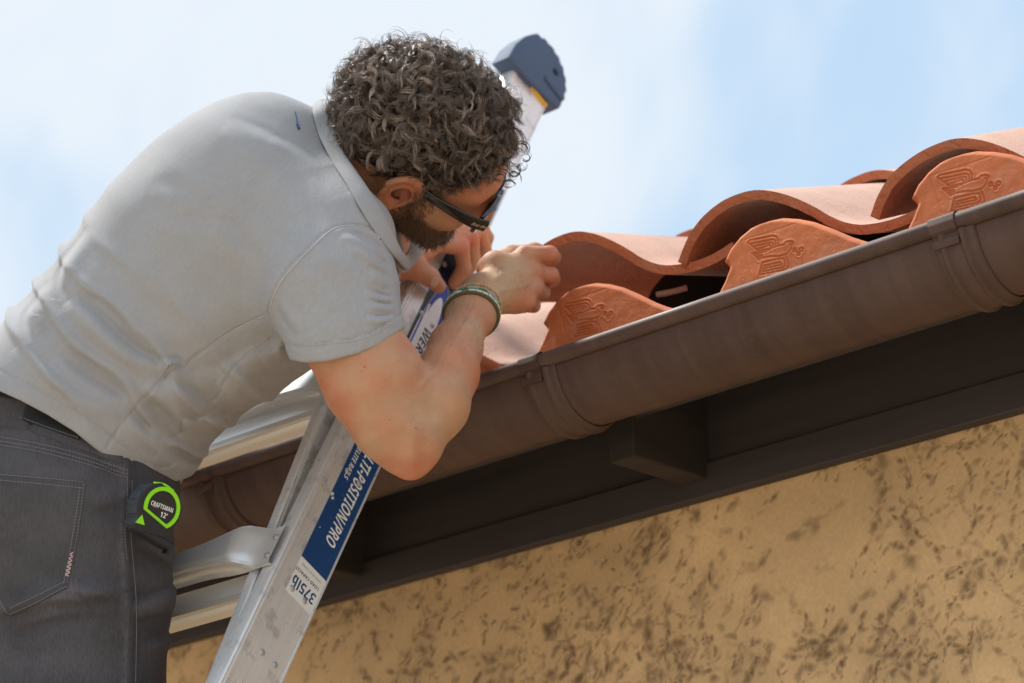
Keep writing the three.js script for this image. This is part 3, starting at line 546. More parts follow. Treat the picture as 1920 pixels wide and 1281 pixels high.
// beard and hair regions, in the head frame
function beardMask(F, U, L) {
  const l = Math.abs(L);
  const side = sstep(0.004, 0.014, F) * (1 - sstep(0.030, 0.046, F + (U < -0.02 ? 0.6 * (U + 0.02) : 0))) * sstep(-0.075, -0.05, U) * (1 - sstep(0.03, 0.05, U)) * sstep(0.02, 0.04, l) * 0.75;
  const cheek = -0.034 - Math.max(0, F - 0.03) * 0.42;                     // upper edge falls towards the mouth
  let low = (1 - sstep(cheek - 0.008, cheek + 0.010, U)) * sstep(-0.012, 0.010, F + Math.max(0, -0.05 - U) * 0.25) * sstep(-0.122, -0.100, U);
  const mouth = F > 0.078 && l < 0.022 && U > -0.071 && U < -0.052 ? 0.1 : 1;
  const tache = 0.25 * sstep(0.07, 0.085, F) * sstep(-0.060, -0.050, U) * (1 - sstep(-0.042, -0.036, U)) * (1 - sstep(0.024, 0.032, l));
  return clamp(Math.max(side, low * mouth, tache), 0, 1);
}
const skinMesh = (() => {
  const [lo, hi] = bbox([P(80, 900, 2.9), P(80, 900, 2.6), P(1065, 40, 2.6), P(1065, 930, 2.5), P(940, 400, 3.12), P(540, 640, 3.14)], 0.01);
  const g = polygonize(skinField, lo, hi, 0.0031, 1.25), p = g.attributes.position, col = new Float32Array(p.count * 3), uv = new Float32Array(p.count * 2);
  const tmp = V3(0, 0, 0), reds = [...knuck.map((k) => [k[0], 0.013]), [P(865, 463, 3.0), 0.016], [P(884, 447, 3.02), 0.014], [P(820, 535, 2.97), 0.014], [P(1030, 478, 2.86), 0.012], [P(1033, 516, 2.86), 0.011], [P(770, 872, 2.55), 0.03]];
  for (let i = 0; i < p.count; i++) {
    const x = p.getX(i), y = p.getY(i), z = p.getZ(i), [F, U, L] = toHead(x, y, z);
    let c = [0.56, 0.295, 0.17]; const m = 0.9 + 0.2 * fbm(x * 60, y * 60, z * 60, 3), blot = fbm(x * 22, y * 22, z * 22 + 9, 3);
    c = [c[0] * m * (1 + 0.06 * (blot - 0.5)), c[1] * m * (1 - 0.75 * (blot - 0.5)), c[2] * m * (1 - 0.85 * (blot - 0.5))];
    let red = 0; for (const [q, r] of reds) red = Math.max(red, Math.exp(-Math.pow(tmp.set(x, y, z).distanceTo(q) / r, 2)) * 0.8);
    const hr = Math.hypot(F - 0.01, U, L) < 0.16 && headField(x, y, z) < 0.012 ? 1 : 0;
    if (hr) {
      c = [c[0] * 0.90, c[1] * 0.80, c[2] * 0.76];
      const ear = Math.exp(-Math.pow(Math.hypot(F + 0.006, U, (Math.abs(L) - 0.083) * 1.4) / 0.027, 4)); red = Math.max(red, ear * 0.75);
      const b = beardMask(F, U, L); c = c.map((v, k) => lerp(v, [0.10, 0.062, 0.042][k], b * 0.5));
    }
    const lh = Math.exp(-Math.pow(tmp.set(x, y, z).distanceTo(P(800, 480, 2.99)) / 0.08, 4)) * 0.35; red = Math.max(red, lh);
    c = [c[0] * (1 + 0.06 * red), c[1] * (1 - 0.30 * red), c[2] * (1 - 0.25 * red)];
    col[i * 3] = c[0]; col[i * 3 + 1] = c[1]; col[i * 3 + 2] = c[2];
    uv[i * 2] = x + z * 0.6; uv[i * 2 + 1] = y - z * 0.5;
  }
  g.setAttribute('color', new THREE.BufferAttribute(col, 3)); g.setAttribute('uv', new THREE.BufferAttribute(uv, 2));
  return g;
})();
const skinMat = phy({ vertexColors: true, roughness: 0.58, specularIntensity: 0.6, sheen: 0.15, sheenColor: rgb(1, 0.8, 0.7), sheenRoughness: 0.5 });
skinMat.bumpMap = tex(512, 512, (u, v) => 0.5 + 0.5 * (fbm(u * 64, v * 64, 2, 3, 64) - 0.5) + 0.25 * (vnoise(u * 200, v * 200, 3, 200) - 0.5), false, [9, 9]); skinMat.bumpScale = 0.0008;
part('body', inMan(skinMesh.clone()), skinMat, man);
// moles on the arm
{
  const gs = [[683, 688, 1.3], [678, 696, 1.0], [770, 706, 1.0], [857, 700, 0.9], [846, 646, 0.9], [780, 803, 1.1], [783, 806, 0.9], [606, 727, 0.9], [723, 712, 0.7], [745, 735, 0.8], [730, 787, 1.0], [842, 720, 0.7], [872, 652, 0.8], [690, 760, 0.6], [655, 735, 0.6]].map(([x, y, s]) => { const p = hit(skinField, x, y); return new THREE.SphereGeometry(0.0007 * s, 8, 6).applyMatrix4(new THREE.Matrix4().compose(p, new THREE.Quaternion().setFromUnitVectors(V3(0, 1, 0), p.n), V3(1, 0.3, 1))); });
  part('mole', inMan(merge(gs)), std({ color: rgb(0.24, 0.11, 0.07), roughness: 0.7 }), man);
  const nail = hit(lHand, 815, 529, 2.8); const q = new THREE.SphereGeometry(1, 14, 10).applyMatrix4(new THREE.Matrix4().compose(nail, new THREE.Quaternion().setFromUnitVectors(V3(0, 0, 1), nail.n), V3(0.0062, 0.0075, 0.0011)));
  part('thumb_nail', inMan(q), phy({ color: rgb(0.66, 0.43, 0.36), roughness: 0.28 }), man);
}
// strands: tapered three-sided curls, all merged into one mesh
function strandMesh() {
  const pos = [], nor = [], col = [], idx = [];
  return {
    add(pts, r0, r1, c0, c1) {
      let nrm = null; const base = pos.length / 3;
      for (let i = 0; i < pts.length; i++) {
        const t = pts[Math.min(i + 1, pts.length - 1)].clone().sub(pts[Math.max(i - 1, 0)]).normalize();
        if (!nrm) nrm = Math.abs(t.y) < 0.9 ? V3(0, 1, 0) : V3(1, 0, 0);
        nrm = nrm.clone().addScaledVector(t, -nrm.dot(t)).normalize(); const b = t.clone().cross(nrm), f = i / (pts.length - 1), r = lerp(r0, r1, f * f);
        for (let s = 0; s < 3; s++) { const a = s * 2.0944, n = nrm.clone().multiplyScalar(Math.cos(a)).addScaledVector(b, Math.sin(a)); pos.push(pts[i].x + n.x * r, pts[i].y + n.y * r, pts[i].z + n.z * r); nor.push(n.x, n.y, n.z); for (let k = 0; k < 3; k++) col.push(lerp(c0[k], c1[k], f)); }
        if (i) { const o = base + i * 3; for (let s = 0; s < 3; s++) { const a = o - 3 + s, b2 = o - 3 + (s + 1) % 3, c = o + s, d = o + (s + 1) % 3; idx.push(a, b2, d, a, d, c); } }
      }
    },
    geo() { const g = new THREE.BufferGeometry(); g.setAttribute('position', new THREE.Float32BufferAttribute(pos, 3)); g.setAttribute('normal', new THREE.Float32BufferAttribute(nor, 3)); g.setAttribute('color', new THREE.Float32BufferAttribute(col, 3)); g.setIndex(idx); return g; },
  };
}
// hair: how thick it stands over the scalp (0 = none)
function hairDepth(F, U, L) {
  const l = Math.abs(L);
  let edge;                                          // lower edge of the hair, by how far forward
  if (F > 0.075) edge = 0.066; else if (F > 0.045) edge = lerp(0.040, 0.066, (F - 0.045) / 0.03); else if (F > 0.012) edge = lerp(0.022, 0.040, (F - 0.012) / 0.033); else if (F > -0.035) edge = lerp(0.004, 0.022, (F + 0.035) / 0.047) + (F > -0.022 ? 0.008 : 0); else edge = lerp(-0.052, 0.004, (F + 0.105) / 0.07);
  if (U < edge) return 0;
  const k = sstep(edge, edge + 0.075, U), top = sstep(0.05, 0.11, U), front = sstep(0.05, 0.10, F);
  return lerp(0.007, 0.016, k) + top * 0.000 + front * top * 0.008 + 0.002 * sstep(-0.06, -0.1, F);
}
const hairMat = phy({ vertexColors: true, roughness: 0.32, specularIntensity: 1 });
{
  const R = rng(91), S = strandMesh(), capPos = [];
  const scalp = (a, b) => { const u = V3(Math.cos(a) * Math.cos(b), Math.sin(b), Math.sin(a) * Math.cos(b)); return [u.x * 0.097 - 0.004, u.y * 0.072 + 0.040, u.z * 0.0750, V3(u.x / 0.097, u.y / 0.072, u.z / 0.0750).normalize()]; };
  const dirW = (n) => V3(0, 0, 0).addScaledVector(HF, n.x).addScaledVector(HU, n.y).addScaledVector(HL, n.z);
  let made = 0;
  const curl = (root, nn, dp, opt) => {              // one ringlet: a bundle of strands wound about a bending path
    const rnd = V3(R() - 0.5, R() - 0.5, R() - 0.5), tan = rnd.addScaledVector(nn, -rnd.dot(nn)).normalize(), len = opt.len, N = opt.N, path = [];
    const bend = V3(R() - 0.5, R() - 0.5, R() - 0.5).multiplyScalar(0.6), c = root.clone(), dir = nn.clone().multiplyScalar(1.0).addScaledVector(tan, 0.5).normalize();
    for (let i = 0; i <= N; i++) { path.push(c.clone()); const out = c.clone().sub(root).dot(nn); dir.addScaledVector(tan, 0.10).addScaledVector(bend, 0.12).addScaledVector(nn, (dp * opt.lay - out) * 9).normalize(); c.addScaledVector(dir, len / N); }
    let e = Math.abs(nn.y) < 0.9 ? V3(0, 1, 0) : V3(1, 0, 0); const fr = path.map((p, i) => { const t = path[Math.min(N, i + 1)].clone().sub(path[Math.max(0, i - 1)]).normalize(); e = e.clone().addScaledVector(t, -e.dot(t)).normalize(); return [e, t.clone().cross(e)]; });
    const ph = R() * 6.28, hand = R() < 0.5 ? 1 : -1;
    for (let s = 0; s < opt.n; s++) {
      const dph = (R() - 0.5) * opt.spread, dr = 0.78 + R() * 0.4, off = (R() - 0.5) * 0.0042, pts = [], tip = 0.8 + R() * 0.2;
      for (let i = 0; i <= N; i++) { const t = i / N, an = ph + dph * (0.5 + t) + hand * t * opt.turns * 6.283, rr = opt.r * dr * Math.min(1, 0.25 + t * 2.2) * (1 - 0.3 * t), [u, v] = fr[i]; pts.push(path[i].clone().addScaledVector(u, Math.cos(an) * rr + off).addScaledVector(v, Math.sin(an) * rr)); }
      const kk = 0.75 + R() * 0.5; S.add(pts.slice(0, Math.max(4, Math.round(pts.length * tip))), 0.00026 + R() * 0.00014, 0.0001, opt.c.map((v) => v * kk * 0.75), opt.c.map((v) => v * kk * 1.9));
    }
  };
  for (let it = 0; it < 60000 && made < 1450; it++) {
    const a = R() * 6.283, b = Math.asin(R() * 1.9 - 0.9), [F, U, L, n] = scalp(a, b), dp = hairDepth(F, U, L); if (!dp) continue;
    if (L > 0.03 && R() < 0.6) continue;             // far side thinner
    made++;
    const short = dp < 0.013, nn = dirW(n), grey = Math.pow(R(), 1.3) * (0.35 + 0.65 * sstep(0.10, -0.07, F)) * (0.4 + 0.6 * sstep(0.0, 0.09, U)), k0 = 0.6 + R() * 0.85;  // grey strands, with highlights from above painted in: paler at crown and back
    const c = [0.050, 0.032, 0.023].map((v, q) => lerp(v, [0.38, 0.31, 0.26][q], grey * 0.8) * k0);
    curl(hd(F, U, L).addScaledVector(nn, -0.001 + (short ? 0 : R() * dp * 0.35)), nn, dp, short ? { len: 0.016 + R() * 0.010, N: 12, r: 0.0016 + R() * 0.0012, turns: 0.6 + R() * 0.5, n: 7, spread: 1.8, lay: 0.5, c } : { len: 0.030 + R() * 0.020, N: 17, r: 0.0038 + R() * 0.0038, turns: 0.9 + R() * 0.9, n: 13, spread: 1.5, lay: 0.25 + R() * 0.45, c });
  }
  for (let it = 0, n = 0; it < 9000 && n < 420; it++) {   // stray single hairs
    const a = R() * 6.283, b = Math.asin(R() * 1.9 - 0.9), [F, U, L, q] = scalp(a, b), dp = hairDepth(F, U, L); if (dp < 0.012) continue;
    n++; const nn = dirW(q); curl(hd(F, U, L).addScaledVector(nn, dp * 0.5), nn, dp, { len: 0.028 + R() * 0.02, N: 17, r: 0.003 + R() * 0.004, turns: 0.8 + R(), n: 2, spread: 1.5, lay: 0.7 + R() * 0.35, c: [0.09, 0.068, 0.056] });
  }
  // scalp under the curls
  const cap = grid(120, 80, (u, v) => { const [F, U, L, n] = scalp(u * 6.2832, (v - 0.5) * Math.PI), dp = hairDepth(F, U, L); const q = dp ? dp * (0.25 + 0.25 * vnoise(F * 160 + 50, U * 160 + 50, L * 160 + 50)) : -0.008; return hd(F, U, L).addScaledVector(dirW(n), q); });
  cap.computeVertexNormals();
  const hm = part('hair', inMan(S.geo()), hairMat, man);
  part('scalp_hair', inMan(cap), std({ color: rgb(0.022, 0.016, 0.013), roughness: 0.8 }), hm);
  // loose curls hanging over the forehead
  for (const [x, y, r, d, n] of [[955, 348, 12, 2.665, 7], [964, 334, 13, 2.68, 6], [988, 298, 9, 2.70, 4], [966, 322, 12, 2.69, 8], [938, 336, 12, 2.655, 9], [978, 280, 13, 2.69, 8], [980, 316, 11, 2.69, 5], [918, 336, 11, 2.65, 8], [838, 94, 8, 2.66, 4], [815, 95, 8, 2.67, 4], [692, 134, 7, 2.68, 3], [655, 163, 7, 2.68, 3], [880, 102, 7, 2.67, 4]]) {
    const g = strandMesh(), ph0 = R() * 6.28;
    for (let s = 0; s < n; s++) {
      const c = P(x + (R() - 0.5) * 5, y + (R() - 0.5) * 5, d + (R() - 0.5) * 0.008), pts = [], tl = (R() - 0.5) * 1.2, ph = ph0 + (R() - 0.5) * 1.4, tn = 3.2 + R() * 2.4, el = 0.7 + R() * 0.3;
      for (let i = 0; i <= 18; i++) { const an = ph + i / 18 * tn, rr = r * 0.00061 * (0.75 + R() * 0.04 + s * 0.05) * (1 - 0.25 * i / 18); pts.push(c.clone().add(V3(Math.cos(an) * rr, Math.sin(an) * rr * el + i * 0.0002, Math.sin(an + 1) * rr * tl))); }
      g.add(pts, 0.00036, 0.00014, [0.05, 0.036, 0.03], [0.08, 0.06, 0.05]);
    }
    part('loose_curl', inMan(g.geo()), hairMat, hm);
  }
  // beard, eyebrow and short side hair grow from the skin itself
  const Bd = strandMesh(), p = skinMesh.attributes.position, nn = skinMesh.attributes.normal;
  for (let i = 0; i < p.count; i++) {
    const [F, U, L] = toHead(p.getX(i), p.getY(i), p.getZ(i)); if (Math.hypot(F - 0.02, U, L) > 0.15 || headField(p.getX(i), p.getY(i), p.getZ(i)) > 0.008) continue;
    const m = beardMask(F, U, L), brow = L > 0 && F > 0.07 && U > 0.026 && U < 0.038 && Math.abs(L) > 0.012 && Math.abs(L) < 0.05 ? 0.8 : 0;
    const fade = F > -0.03 && F < 0.075 && hairDepth(F, U + 0.012, L) > 0 && Math.abs(L) > 0.03 && earField(F, U, L, Math.sign(L)) > 0.003 ? 0.8 : 0;
    const k = Math.max(m, brow, fade); if (k < 0.08) continue;
    const n = V3(nn.getX(i), nn.getY(i), nn.getZ(i)), down = V3(0, 0, 0).addScaledVector(HU, fade && !m ? -0.1 : -0.75).addScaledVector(HF, fade && !m ? -1 : 0.45);
    for (let s = 0; s < 4; s++) {
      if (R() > k * 0.62) continue;
      const c = V3(p.getX(i), p.getY(i), p.getZ(i)).add(V3(R() - 0.5, R() - 0.5, R() - 0.5).multiplyScalar(0.004)), ln = (m ? 0.005 + R() * 0.006 : 0.005 + R() * 0.004) * (0.5 + 0.5 * k), cu = V3(R() - 0.5, R() - 0.5, R() - 0.5), pts = [];
      for (let q = 0; q <= 5; q++) { const t = q / 5; pts.push(c.clone().addScaledVector(n, ln * t * (0.55 - 0.2 * t) - 0.0006).addScaledVector(down, ln * t * 0.7).addScaledVector(cu, ln * 0.7 * t * t)); }
      const g = Math.pow(R(), 3) * 0.5, c0 = [0.095, 0.058, 0.038].map((v, w) => lerp(v, [0.22, 0.16, 0.12][w], g));
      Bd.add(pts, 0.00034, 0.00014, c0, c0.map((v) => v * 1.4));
    }
  }
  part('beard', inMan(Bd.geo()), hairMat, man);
  const Ah = strandMesh(), fa = P(775, 830, 2.57), fb = P(897, 560, 2.785), fl = fb.clone().sub(fa), q = V3(0, 0, 0);
  for (let i = 0; i < p.count; i++) {
    q.set(p.getX(i), p.getY(i), p.getZ(i)).sub(fa); const t = q.dot(fl) / fl.lengthSq(); if (t < 0.12 || t > 1.18 || R() > 0.05) continue;
    if (q.clone().addScaledVector(fl, -t).length() > 0.05) continue;
    const c = V3(p.getX(i), p.getY(i), p.getZ(i)), n = V3(nn.getX(i), nn.getY(i), nn.getZ(i)), w = fl.clone().normalize().add(V3(R() - 0.5, R() - 0.5, R() - 0.5).multiplyScalar(0.9)).addScaledVector(n, 0.5), pts = [], ln = 0.006 + R() * 0.006;
    for (let k = 0; k <= 4; k++) pts.push(c.clone().addScaledVector(w, ln * k / 4).addScaledVector(n, -0.15 * ln * k * k / 16));
    Ah.add(pts, 0.00011, 0.00005, [0.12, 0.07, 0.04], [0.2, 0.12, 0.07]);
  }
  part('arm_hair', inMan(Ah.geo()), hairMat, man);
}

// ------------------------------------------------------------------ shirt
const AX = [0.63, 0.777], TX = [0.777, -0.63];
const st = ([px, py], d = 2.75) => { const p = P(px, py, d); return [p.x * AX[0] + p.y * AX[1], p.x * TX[0] + p.y * TX[1]]; };
const back = [[-90, 690], [-30, 632], [0, 606], [28, 580], [50, 553], [78, 520], [100, 488], [125, 452], [150, 420], [200, 349], [250, 297], [300, 249], [350, 212], [400, 185], [450, 169], [500, 165], [540, 175], [570, 190], [590, 203]].map((p) => st(p));
const belly = [[325, 930], [352, 900], [372, 874], [385, 840], [422, 800], [460, 772], [500, 748], [560, 708], [620, 665], [700, 600], [742, 530], [752, 475], [742, 425], [705, 365], [672, 305], [640, 250], [612, 215]].map((p) => st(p));
const S0 = Math.max(back[0][0], belly[0][0]) - 0.02, S1 = 0.002 + Math.max(back[back.length - 1][0], belly[belly.length - 1][0]);
const table = (list) => { const N = 240, a = new Float32Array(N + 1), s = list.slice().sort((p, q) => p[0] - q[0]); for (let i = 0; i <= N; i++) a[i] = interpXY(s, lerp(S0 - 0.05, S1, i / N)); const b = a.slice(); for (let r = 0; r < 2; r++) { for (let i = 2; i < N - 1; i++) b[i] = (a[i - 2] + a[i - 1] * 2 + a[i] * 3 + a[i + 1] * 2 + a[i + 2]) / 9; a.set(b); } return (x) => { const f = clamp((x - S0 + 0.05) / (S1 - S0 + 0.05) * N, 0, N - 0.001), k = Math.floor(f); return lerp(a[k], a[k + 1], f - k); }; };
const loT = table(back), hiT = table(belly);
const sAt = (px, py) => st([px, py])[0];
const depthT = table([[sAt(0, 722), 2.755], [sAt(200, 560), 2.765], [sAt(420, 420), 2.785], [sAt(560, 330), 2.80], [sAt(610, 230), 2.80]].sort((a, b) => a[0] - b[0]));
const halfT = table([[sAt(40, 760), 0.172], [sAt(200, 600), 0.168], [sAt(330, 520), 0.172], [sAt(470, 420), 0.186], [73 , 0.172], [105, 0.152], [140, 0.122], [170, 0.095], [195, 0.07], [222, 0.04]].map(([q, v]) => [q > 1 ? sAt(CX, CY) + (q - (0.63 * CX - 0.777 * CY)) * 0.000625 : q, v]).sort((a, b) => a[0] - b[0]));
const HEMS = sAt(150, 800);
const hem = line2([[-300, 600], [-120, 668], [0, 723], [62, 749], [110, 774], [160, 806], [215, 852], [262, 893], [300, 911], [332, 906], [352, 893], [372, 874], [420, 850]], 2.66);
// folds: [points in pixels, height in mm, width in mm, lean]
const foldList = [
  [[[152, 418], [128, 448], [108, 482], [99, 508], [103, 530], [118, 552], [134, 580]], 6, 9, 1],
  [[[146, 548], [162, 566], [190, 590], [225, 624], [262, 656], [296, 672], [322, 694]], 7.5, 8, -1],
  [[[56, 556], [40, 575], [36, 592], [46, 615], [60, 640]], 4.5, 8, 1],
  [[[88, 520], [66, 538], [58, 556], [66, 580], [90, 610], [130, 650]], 3, 9, 1],
  [[[40, 636], [75, 666], [120, 699], [160, 729], [205, 752], [240, 772]], 5, 8, -1],
  [[[120, 655], [155, 690], [190, 712], [230, 735], [262, 752]], 6, 10, -1],
  [[[100, 560], [130, 600], [170, 640], [215, 672], [255, 700]], 3, 11, 1],
  [[[318, 698], [345, 720], [372, 742], [398, 757]], 6.5, 7, -1],
  [[[300, 674], [330, 672], [343, 682], [338, 692]], 6, 6, -1],
  [[[262, 757], [300, 760], [325, 790], [345, 815]], 5, 9, 1],
  [[[335, 778], [355, 780], [380, 782], [400, 768], [430, 770]], 5, 8, -1],
  [[[248, 772], [278, 800], [305, 828], [330, 848]], 6, 7, -1],
  [[[265, 728], [290, 760], [318, 800], [332, 830]], 5.5, 9, 1],
  [[[300, 836], [325, 855], [345, 876], [352, 890]], 5, 8, -1],
  [[[400, 700], [440, 700], [480, 690], [530, 672]], 5, 16, -1],
  [[[345, 690], [390, 690], [440, 668], [500, 632], [530, 612]], 3.5, 12, -1],
  [[[390, 760], [420, 770], [450, 782]], 5, 12, 1],
  [[[440, 740], [490, 712], [550, 672]], 4, 14, 1],
  [[[420, 207], [455, 222], [500, 243], [530, 262], [555, 285]], 4.0, 9, -1],
  [[[505, 240], [545, 258], [575, 282], [600, 312], [625, 340]], 4.5, 7, -1],
  [[[590, 320], [620, 345], [650, 372], [672, 400]], 4.5, 8, -1],
  [[[560, 250], [590, 285], [620, 320], [650, 356]], 3.2, 8, 1],
  [[[280, 340], [320, 345], [355, 360], [380, 378]], 2.6, 14, -1],
  [[[265, 388], [305, 392], [340, 408], [375, 430]], 2.4, 14, -1],
  [[[420, 400], [440, 430], [470, 465], [500, 510]], 3.2, 13, -1],
  [[[470, 360], [495, 395], [515, 430]], 2.6, 14, 1],
  [[[290, 460], [330, 500], [370, 540], [420, 585], [460, 615]], 2.6, 20, -1],
  [[[190, 470], [230, 520], [290, 570], [350, 610]], 2.2, 20, 1],
  [[[545, 640], [525, 628], [500, 640]], 4, 7, 1], [[[548, 655], [520, 645], [480, 660]], 4, 8, 1],
].map(([pts, a, w, s]) => { const l = line2(subdiv(pts), 2.62), xs = l.map((q) => q[0]), ys = l.map((q) => q[1]); const m = 5 * w / 1000; return { l, a: a / 1000, w: w * 1.35 / 1000, s, len: l.length, box: [Math.min(...xs) - m, Math.max(...xs) + m, Math.min(...ys) - m, Math.max(...ys) + m] }; });
function subdiv(pts) { const c = new THREE.CatmullRomCurve3(pts.map(([x, y]) => V3(x, y, 0))); return c.getPoints(pts.length * 2).map((p) => [p.x, p.y]); }
function foldAt(list, x, y) {
  let s = 0;
  for (const f of list) {
    if (x < f.box[0] || x > f.box[1] || y < f.box[2] || y > f.box[3]) continue;
    let m = 1e9, sg = 1, at = 0; const l = f.l;
    for (let i = 0; i + 1 < l.length; i++) { const ax = l[i][0], ay = l[i][1], dx = l[i + 1][0] - ax, dy = l[i + 1][1] - ay, q = dx * dx + dy * dy, t = clamp(((x - ax) * dx + (y - ay) * dy) / q, 0, 1), d = Math.hypot(x - ax - dx * t, y - ay - dy * t); if (d < m) { m = d; sg = dx * (y - ay) - dy * (x - ax) > 0 ? 1 : -1; at = (i + t) / (l.length - 1); } }
    const env = Math.pow(Math.sin(Math.PI * clamp(at, 0, 1)), 0.8), q = m * sg * f.s / f.w;
    s += f.a * env * (0.85 * Math.exp(-Math.pow((q - 1.0) / 1.0, 2)) - 0.7 * Math.exp(-Math.pow((q + 0.05) / 0.5, 2)) - 0.3 * Math.exp(-Math.pow((q + 1.3) / 1.1, 2)));
  }
  return s;
}
const seamArm = line2(subdiv([[715, 440], [690, 425], [670, 422], [640, 425], [620, 433], [595, 455], [560, 490], [530, 525], [512, 560], [505, 585]]), 2.6);
const seamSide = line2(subdiv([[505, 585], [488, 596], [470, 603], [440, 618], [400, 646], [365, 668], [345, 690], [322, 698], [292, 728], [262, 757], [248, 776], [220, 815], [208, 838]]), 2.62);
const seamFront = line2(subdiv([[510, 632], [470, 660], [440, 685], [415, 720], [390, 755], [375, 783], [345, 782], [332, 800], [325, 815], [308, 818], [295, 826]]), 2.62);
function loft(x, y, z) {
  const s = x * AX[0] + y * AX[1], t = x * TX[0] + y * TX[1], lo = loT(s), hi = hiT(s), ht = Math.max((hi - lo) / 2, 0.004), b = halfT(s), w = -z - depthT(s);
  const u = Math.abs((t - (lo + hi) / 2) / ht), v = Math.abs(w / b), n = 2.25;
  const rho = Math.pow(Math.pow(u, n) + Math.pow(v, n), 1 / n);
  let f = (rho - 1) * Math.min(ht, b) * 0.85;
  f = smax(f, s - S1, 0.01);
  return f;
}
const SLA = P(600, 475, 2.655), SLB = P(652, 668, 2.583);
const sleeveCore = chain([[SLA, 0.074], [P(622, 545, 2.615), 0.0715], [P(650, 635, 2.588), 0.0605], [P(664, 700, 2.58), 0.0605]], 0.02);
const shoulderBall = cone(P(655, 440, 2.655), P(600, 400, 2.69), 0.050, 0.06);
const cuffCut = line2([[450, 690], [548, 676], [575, 680], [620, 677], [680, 662], [715, 647], [743, 627], [790, 590]], 2.57);
const sleeveFolds = [
  [[[640, 430], [670, 438], [700, 455], [728, 478]], 4.5, 7, -1], [[[655, 452], [690, 468], [715, 488], [730, 505]], 5.5, 6, -1], [[[690, 500], [715, 510], [735, 530]], 3.5, 7, -1],
  [[[690, 540], [715, 552], [738, 556]], 4.5, 4.5, -1], [[[695, 562], [720, 570], [742, 570]], 4.5, 4.5, -1], [[[690, 588], [715, 594], [742, 588]], 4.5, 4.5, -1],
  [[[515, 560], [528, 590], [545, 615], [562, 635]], 4, 8, 1], [[[600, 455], [640, 470], [680, 500]], 2, 12, -1], [[[560, 520], [590, 560], [610, 600]], 1.8, 16, 1],
].map(([pts, a, w, s]) => { const l = line2(subdiv(pts), 2.57), xs = l.map((q) => q[0]), ys = l.map((q) => q[1]); const m = 4 * w / 1000; return { l, a: a / 1000, w: w / 1000, s, box: [Math.min(...xs) - m, Math.max(...xs) + m, Math.min(...ys) - m, Math.max(...ys) + m] }; });
const cuffStitch = line2([[470, 655], [553, 646], [600, 643], [660, 636], [705, 622], [738, 600], [790, 560]], 2.57);
function sleeveField(x, y, z) {
  let d = smin(sleeveCore(x, y, z), shoulderBall(x, y, z), 0.03);
  if (d > 0.05) return d;
  d -= foldAt(sleeveFolds, x, y);
  const c = polyDist(cuffStitch, x, y); d += 0.0009 * Math.exp(-Math.pow(c / 0.0016, 2)) - (c < 0 && c > -0.05 ? 0.0010 : 0) * sstep(0, 0.002, -c);
  return smax(d, -polyDist(cuffCut, x, y), 0.004);
}
const leftSleeve = cone(P(672, 345, 2.97), P(625, 520, 3.05), 0.072, 0.060);
function torsoField(x, y, z) {
  let d = loft(x, y, z);
  if (d > 0.06) return d;
  if (-z < 2.78) {
    d -= foldAt(foldList, x, y);
    const sq = x * AX[0] + y * AX[1], env = sstep(HEMS - 0.02, HEMS + 0.05, sq) * (1 - sstep(HEMS + 0.12, HEMS + 0.26, sq));
    if (env > 0) { const wv = sq + 0.07 * (fbm(x * 7 + 3, y * 7, 11, 3) - 0.5) + 0.16 * (x * TX[0] + y * TX[1]), ph = wv * 118, r = 0.5 + 0.5 * Math.sin(ph + 0.75 * Math.sin(ph)); d -= env * (0.0048 * r * r - 0.0018) * (0.45 + 1.1 * sstep(0.3, 0.7, vnoise(x * 13, y * 13 + 7, 5))); }
    d += 0.0012 * Math.exp(-Math.pow(polyDist(seamSide, x, y) / 0.0018, 2)) + 0.0010 * Math.exp(-Math.pow(polyDist(seamFront, x, y) / 0.0016, 2));
  }
  d -= 0.005 * (fbm(x * 14, y * 14, z * 14 + 4.5, 2) - 0.5);
  const hc = polyDist(hem, x, y);
  d += 0.0007 * Math.exp(-Math.pow((hc - 0.021) / 0.0014, 2));
  return smax(d, -hc * 0.9, 0.004);
}
function shirtField(x, y, z) {
  const t = torsoField(x, y, z), s = sleeveField(x, y, z);
  let d = smin(t, s, 0.030);
  d = smin(d, leftSleeve(x, y, z), 0.04);
  if (Math.abs(t - s) < 0.06 && -z < 2.78) { const q = polyDist(seamArm, x, y); d += 0.0016 * Math.exp(-Math.pow(q / 0.0018, 2)) - 0.0010 * Math.exp(-Math.pow((q - 0.004) / 0.003, 2)); }
  return d;
}
const knit = (r, g, b, seed, w) => tex(512, 512, (u, v) => { const f = vnoise(u * 220, v * 40, seed, 0), n = fbm(u * 10, v * 10, seed, 4, 10), l = Math.abs(Math.sin(v * 512 * Math.PI / 4)) * 0.04; const k = 1 + w * (f - 0.5) + 0.06 * (n - 0.5) + l - 0.02; return [r * k, g * k, b * k]; }, true, [5, 5]);
const knitBump = tex(512, 512, (u, v) => 0.5 + 0.4 * (vnoise(u * 256, v * 256, 4, 256) - 0.5) + 0.10 * (fbm(u * 20, v * 20, 6, 4, 20) - 0.5), false, [6, 6]);
const shirtMat = phy({ map: knit(0.400, 0.397, 0.405, 3, 0.08), bumpMap: knitBump, bumpScale: 0.0007, roughness: 0.95, specularIntensity: 0.3, sheen: 0.35, sheenColor: rgb(0.6, 0.6, 0.62), sheenRoughness: 0.6 });
function axisUV(g, c, a, e) {                       // round an axis, in metres
  const p = g.attributes.position, uv = new Float32Array(p.count * 2), b = a.clone().cross(e).normalize();
  for (let i = 0; i < p.count; i++) { const q = V3(p.getX(i), p.getY(i), p.getZ(i)).sub(c); uv[i * 2] = Math.atan2(q.dot(b), q.dot(e)) * 0.16; uv[i * 2 + 1] = q.dot(a); }
  g.setAttribute('uv', new THREE.BufferAttribute(uv, 2)); return g;
}
